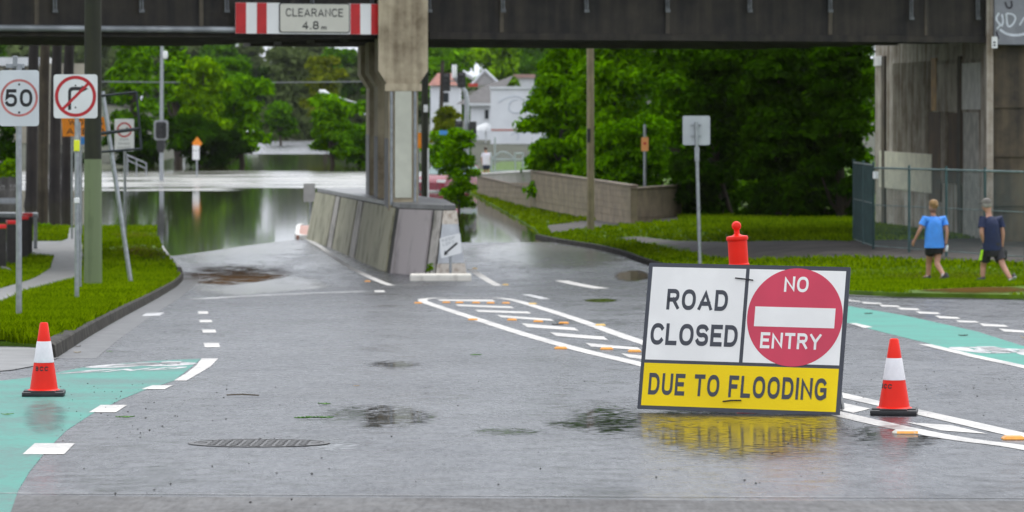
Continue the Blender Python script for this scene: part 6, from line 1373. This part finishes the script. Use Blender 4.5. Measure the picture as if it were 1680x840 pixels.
wr = j['wriR'][0]; mk(lambda mb: mb.tube([wr+Vector((0, 0, .012)), wr-Vector((0, 0, .012))], [.033, .033], 12), 'wristband', BLACK)
hb_ = wr+Vector((.01, -.03, -.075)); tag(mk(lambda mb: mb.box(hb_, (.035, .07, .13), (0, .2, .5), .012), 'white_phone', WSHEET))
ob = bpy.data.objects['white_phone']; ob.parent = None; ob.location = Vector(root.location); tag(ob, 'white phone held in the right hand of the woman in blue', 'phone')
# man in navy
Ym = 75.0; pm_ = P(1624, 470, Ym); zm = landR(pm_.x, Ym)+.02; sc = F/Ym
W_ = lambda px, py, y=0.0: ((px-1624)/sc, y, CZ-(py-HY)*Ym/F-zm)
J = {'pelvis': (W_(1628, 408), (.13, .10)), 'waist': (W_(1628, 388), (.13, .10)), 'chest': (W_(1625, 367), (.115, .085)), 'neck': (W_(1622, 349, .02), .056), 'skull': (W_(1618.5, 337, .04), (.076, .088)), 'crown': (W_(1620, 329.5, .03), (.064, .072)),
     'shoL': (W_(1611, 359, -.08), .05), 'elbL': (W_(1609, 382, -.14), .047), 'wriL': (W_(1614, 398, -.08), .031), 'shoR': (W_(1641, 359, .08), .05), 'elbR': (W_(1646, 382, .06), .047), 'wriR': (W_(1645, 403, .08), .031)}
legs(J, 'L', W_(1618, 412, -.04), W_(1614, 437, .10), W_(1612.5, 461, .06), (W_(1605, 467)[0], .14, .04), (W_(1614.5, 466)[0], .03, .04), 1.06)
legs(J, 'R', W_(1637, 412, .04), W_(1645, 437, -.10), W_(1656, 459, -.32), (W_(1655, 470)[0], -.22, .035), (W_(1660, 461)[0], -.36, .13), 1.06)
root, j, f, side, mk = person('man in a navy t-shirt, black shorts and grey cap walking behind the woman', (pm_.x, Ym, zm), J, dict(face=(-.66, .75, 0), shirt=[(0, .215, .165, -.03, 0), (.0, .212, .165, .03, 0), (.35, .212, .16, 0, 0), (.7, .215, .15, 0, 0), (1.0, .20, .155, -.01, 0), (1.0, .18, .145, .05, .01), (1.0, .125, .11, .11, .01), (1, .07, .07, .15, .03)], sleeve=.62, slr=.078, shirtm=pm('navy_jersey', (.008, .016, .06), .15, 5, .75, 1.0, 9), short=[(-.16, .06, .06), (-.14, .17, .14), (0, .198, .165), (.12, .19, .16)], leg=.62, lr=.112, shortm=pm('charcoal_shorts_cloth', (.018, .017, .022), .2, 9, .7), shoem=pm('grey_black_shoe', (.022, .022, .025), .3, 12, .5), solem=pm('white_sole', (.52, .52, .52), .1, 9, .5), sockm=pm('white_sock', (.62, .60, .60), .05, 9, .8)))
sk = j['skull'][0]; CAPM = pm('grey_cap_cloth', (.17, .155, .14), .15, 12, .8)
mk(lambda mb: mb.lathe([(.094, .035), (.097, .06), (.093, .09), (.074, .125), (.03, .143), (.004, .146)], sk-f*.004, 22), 'cap', CAPM)
mk(lambda mb: mb.loft([[sk+f*(.07+q*.11)+side*x+Vector((0, 0, z-.02*q*q)) for x, z in ((-.075*(1-q*.45), .046), (0, .058), (.075*(1-q*.45), .046), (0, .049))] for q in (0, .35, .7, 1)]), 'cap_brim', CAPM)
mk(lambda mb: mb.lathe([(.05, -.05), (.080, -.035), (.092, .0), (.095, .036)], sk-f*.014, 20), 'hair', HAIRG)
hl, kl_ = j['hipL'][0], j['kneL'][0]; out = -side
mk(lambda mb: mb.add([p+out*(.118+e) for e in (0, .008) for p in (hl+f*.03+Vector((0, 0, .03)), hl-f*.03+Vector((0, 0, .03)), hl.lerp(kl_, .6)-f*.035, hl.lerp(kl_, .6)+f*.035)], [(0, 1, 2, 3), (4, 7, 6, 5), (0, 4, 5, 1), (1, 5, 6, 2), (2, 6, 7, 3), (3, 7, 4, 0)]), 'lime_stripe', pm('lime_stripe_cloth', (.45, .85, .02), .05, 9, .6), False)
wr = j['wriR'][0]; bc = wr+Vector((.03, -.05, -.17)); bag = mk(lambda mb: (mb.box(bc, (.12, .08, .2), (0, .1, .4), .03), mb.tube([bc+Vector((-.03, 0, .09)), bc+Vector((0, .01, .14)), bc+Vector((.03, 0, .09))], .008, 6)), 'black_bag', BLACK)
bag.parent = None; bag.location = Vector(root.location); tag(bag, 'small black bag hanging from the right hand of the man in navy', 'bag')
# distant figure by the gate
Yd = 192; pd_ = P(797, 300, Yd); zd = CZ-(297-HY)*Yd/F; W_ = lambda px, py, y=0.0: ((px-797)*Yd/F, y, CZ-(py-HY)*Yd/F-zd)
J = {'pelvis': (W_(798, 270), (.14, .11)), 'waist': (W_(798, 264), (.12, .09)), 'chest': (W_(798, 255), (.10, .075)), 'neck': (W_(797, 249), .05), 'skull': (W_(796.5, 244.5), (.072, .084)), 'crown': (W_(797, 242), (.06, .068)),
     'shoL': (W_(793, 252, -.02), .05), 'elbL': (W_(790.5, 261, .02), .042), 'wriL': (W_(791, 268, .12), .028), 'shoR': (W_(803, 252, .02), .05), 'elbR': (W_(805, 261, -.05), .042), 'wriR': (W_(804.5, 268.5, .02), .028)}
legs(J, 'L', W_(795.5, 272), W_(795, 284, .08), W_(795, 294, .05), (W_(794, 296)[0], .16, .03), (W_(795, 296)[0], 0, .03)); legs(J, 'R', W_(800.5, 272), W_(801, 284, .02), W_(801, 294, -.05), (W_(800, 296)[0], .06, .03), (W_(801, 296)[0], -.1, .03))
root, j, f, side, mk = person('distant person in a white shirt and dark shorts walking by the pale gate', (pd_.x, Yd, zd), J, dict(face=(-.2, .98, 0), shirt=[(0, .20, .15, -.02, 0), (.0, .20, .15, .03, 0), (.5, .20, .15, 0, 0), (1.0, .20, .15, 0, 0), (1.0, .175, .135, .07, 0), (1.0, .09, .075, .12, 0)], sleeve=.6, slr=.075, shirtm=pm('white_shirt_cloth', (.68, .64, .72), .08, 5, .7), short=[(-.15, .06, .06), (-.13, .16, .14), (0, .185, .15), (.1, .18, .15)], leg=.45, lr=.105, shortm=pm('navy_shorts_cloth', (.02, .025, .06), .2, 9, .7), shoem=pm('black_shoe', (.015, .015, .018)), solem=pm('dark_sole', (.06, .06, .065)), sockm=pm('white_sock', (.62, .6, .6))))
sk = j['skull'][0]; mk(lambda mb: mb.lathe([(.05, -.07), (.085, -.03), (.094, .02), (.085, .07), (.05, .1), (.01, .108)], sk-f*.014+Vector((0, 0, .02)), 16), 'hair', pm('dark_brown_hair', (.05, .03, .02), .2, 12, .6))
sheet('paved_terrace', [(-2.2, 186), (3, 180), (4, 230), (-1, 235)], lambda x, y: zd, -.012, CONC_PATH, 3, 6, skirt=.6)

# ------------------------------------------------------------------ grass
GR = leafmat('grass_blades', (.06, .12, .0), (.26, .38, .002), .55, .3, .45); GRD = leafmat('dry_grass_blades', (.09, .14, .0), (.22, .32, .006), .6, .3, 1.2)
def blades(name, polys, dens, h, surf, mat, seed, holes=(), wmul=1.0, dz=0.0):
    rg = np.random.default_rng(seed); base = []
    for poly in polys:
        pl = [(p[0], p[1]) for p in poly]; xs = [p[0] for p in pl]; ys = [p[1] for p in pl]; n = int((max(xs)-min(xs))*(max(ys)-min(ys))*dens)
        for x, y in zip(rg.uniform(min(xs), max(xs), n), rg.uniform(min(ys), max(ys), n)):
            if inpoly(x, y, pl) and not any(inpoly(x, y, q) for q in holes): base.append((x, y))
    cache = {}
    def sz_(x, y):
        k = (round(x*2), round(y*2))
        if k not in cache: cache[k] = surf(k[0]/2, k[1]/2)-r(k[1]/2)
        return cache[k]+r(y)+dz
    n = len(base); B = np.array([(x, y, sz_(x, y)) for x, y in base]); a = rg.uniform(0, 6.28, n); hh = h*(.45+.75*rg.random(n)); w = h*.09*wmul*(.7+.6*rg.random(n)); ln = rg.uniform(.1, .75, n)*hh; la = rg.uniform(0, 6.28, n)
    dx = np.stack([np.cos(a)*w, np.sin(a)*w, np.zeros(n)], 1); tip = B+np.stack([np.cos(la)*ln, np.sin(la)*ln, hh], 1); mid = B+np.stack([np.cos(la)*ln*.35, np.sin(la)*ln*.35, hh*.6], 1)
    q = np.stack([B-dx, B+dx, mid+dx*.8, tip, mid-dx*.8], 1).reshape(-1, 3); c = B.mean(0); q -= c
    me = bpy.data.meshes.new(name); me.vertices.add(5*n); me.vertices.foreach_set('co', q.astype(np.float32).ravel()); me.loops.add(5*n); me.loops.foreach_set('vertex_index', np.arange(5*n, dtype=np.int32)); me.polygons.add(n)
    me.polygons.foreach_set('loop_start', np.arange(0, 5*n, 5, dtype=np.int32)); me.polygons.foreach_set('loop_total', np.full(n, 5, dtype=np.int32)); me.materials.append(mat); me.update(calc_edges=True)
    o = bpy.data.objects.new(name, me); COL.objects.link(o); o.location = c; return tag(o, kind='stuff')
path_l = [(p.x, p.y) for p in gl([(-40, 515), (0, 501), (50, 481), (125, 461), (136, 440), (137, 405), (124, 374), (113, 374), (111, 392), (100, 396), (40, 396), (-40, 398), (-40, 420), (40, 420), (87, 423), (82, 440), (50, 459), (0, 474), (-40, 486)])]
def crop(poly, y0, y1, x0=-99, x1=99):
    """band of a polygon between two distances"""
    pts = [(p[0], p[1]) for p in poly]
    for ax, lim, sg in ((1, y0, 1), (1, y1, -1), (0, x0, 1), (0, x1, -1)):
        out = []
        for a, b in zip(pts, pts[1:]+pts[:1]):
            ia, ib = (a[ax]-lim)*sg >= 0, (b[ax]-lim)*sg >= 0
            if ia: out.append(a)
            if ia != ib: t = (lim-a[ax])/(b[ax]-a[ax]); out.append((a[0]+(b[0]-a[0])*t, a[1]+(b[1]-a[1])*t))
        pts = out
    return pts
vl = [(-5.2+.05, 36.0)]+[(p[0], p[1]) for p in inner]+[(-40, 165), (-40, 37)]
blades('grass', [crop(turf_left, 35, 52, -8)], 1500, .075, landL, GR, 1, [path_l])
blades('grass', [crop(turf_left, 35.3, 36.9, -8)], 4500, .12, landL, GR, 9, [path_l])
worn_l = [[(p.x, p.y) for p in q] for q in WORN_L]
blades('grass', [crop(turf_left, 52, 80, -12)], 520, .095, landL, GR, 2, [path_l]+worn_l, 1.5)
blades('dry_grass', [crop(turf_left, 60, 124, -14)], 60, .08, landL, GRD, 12, [path_l], 1.8)
fringe = [(p[0], p[1]) for p in offset([Vector((q.x, q.y, 0)) for q in KL_S], .05)]; fr2 = [(p[0], p[1]) for p in offset([Vector((q.x, q.y, 0)) for q in KL_S], .17)]
blades('grass', [crop(fringe+fr2[::-1], 37, 80)], 700, .07, landL, GR, 13, [], 1.2)
blades('grass', [crop(turf_left, 80, 124, -18)], 130, .11, landL, GR, 3, [path_l]+worn_l, 2.4)
holes_r = [[(p.x, p.y) for p in gr(q)] for q in ([(896, 372), (935, 363), (1000, 360), (1112, 356), (1112, 365), (1000, 373), (950, 378), (905, 386)], [(1006, 392), (1050, 390), (1110, 397), (1180, 399), (1300, 397), (1400, 398), (1400, 424), (1300, 427), (1180, 428), (1112, 414), (1050, 400)], [(1600, 474), (1720, 470), (1720, 484), (1600, 486), (1500, 484), (1480, 479)], [(1396, 397), (1440, 396), (1560, 394), (1720, 390), (1720, 436), (1600, 431), (1500, 429), (1400, 424)])]
blades('grass', [crop(turf_right, 60, 82, 3, 13)], 320, .055, landR, GR, 4, holes_r, 2.0, .02)
blades('grass', [crop(turf_right, 82, 125, -1, 12)], 130, .10, landR, GR, 5, holes_r, 2.6, .02)
blades('grass', [crop(turf_right, 125, 175, -3, 6)], 40, .12, landR, GRD, 6, [], 4, .02)

# ------------------------------------------------------------------ damp air
hz = MB(); hz.box((-40, 395, 17), (640, 830, 47)); hz = hz.build('haze', None); hz.data.materials.clear()
hm = bpy.data.materials.new('damp_air'); hm.use_nodes = True; hn = hm.node_tree; hn.nodes.clear()
ho = hn.nodes.new('ShaderNodeOutputMaterial'); hv = hn.nodes.new('ShaderNodeVolumePrincipled'); hv.inputs['Density'].default_value = .00004; hv.inputs['Color'].default_value = (.86, .89, .92, 1); hv.inputs['Anisotropy'].default_value = .2
hn.links.new(hv.outputs[0], ho.inputs['Volume']); hz.data.materials.append(hm); tag(hz, kind='stuff')
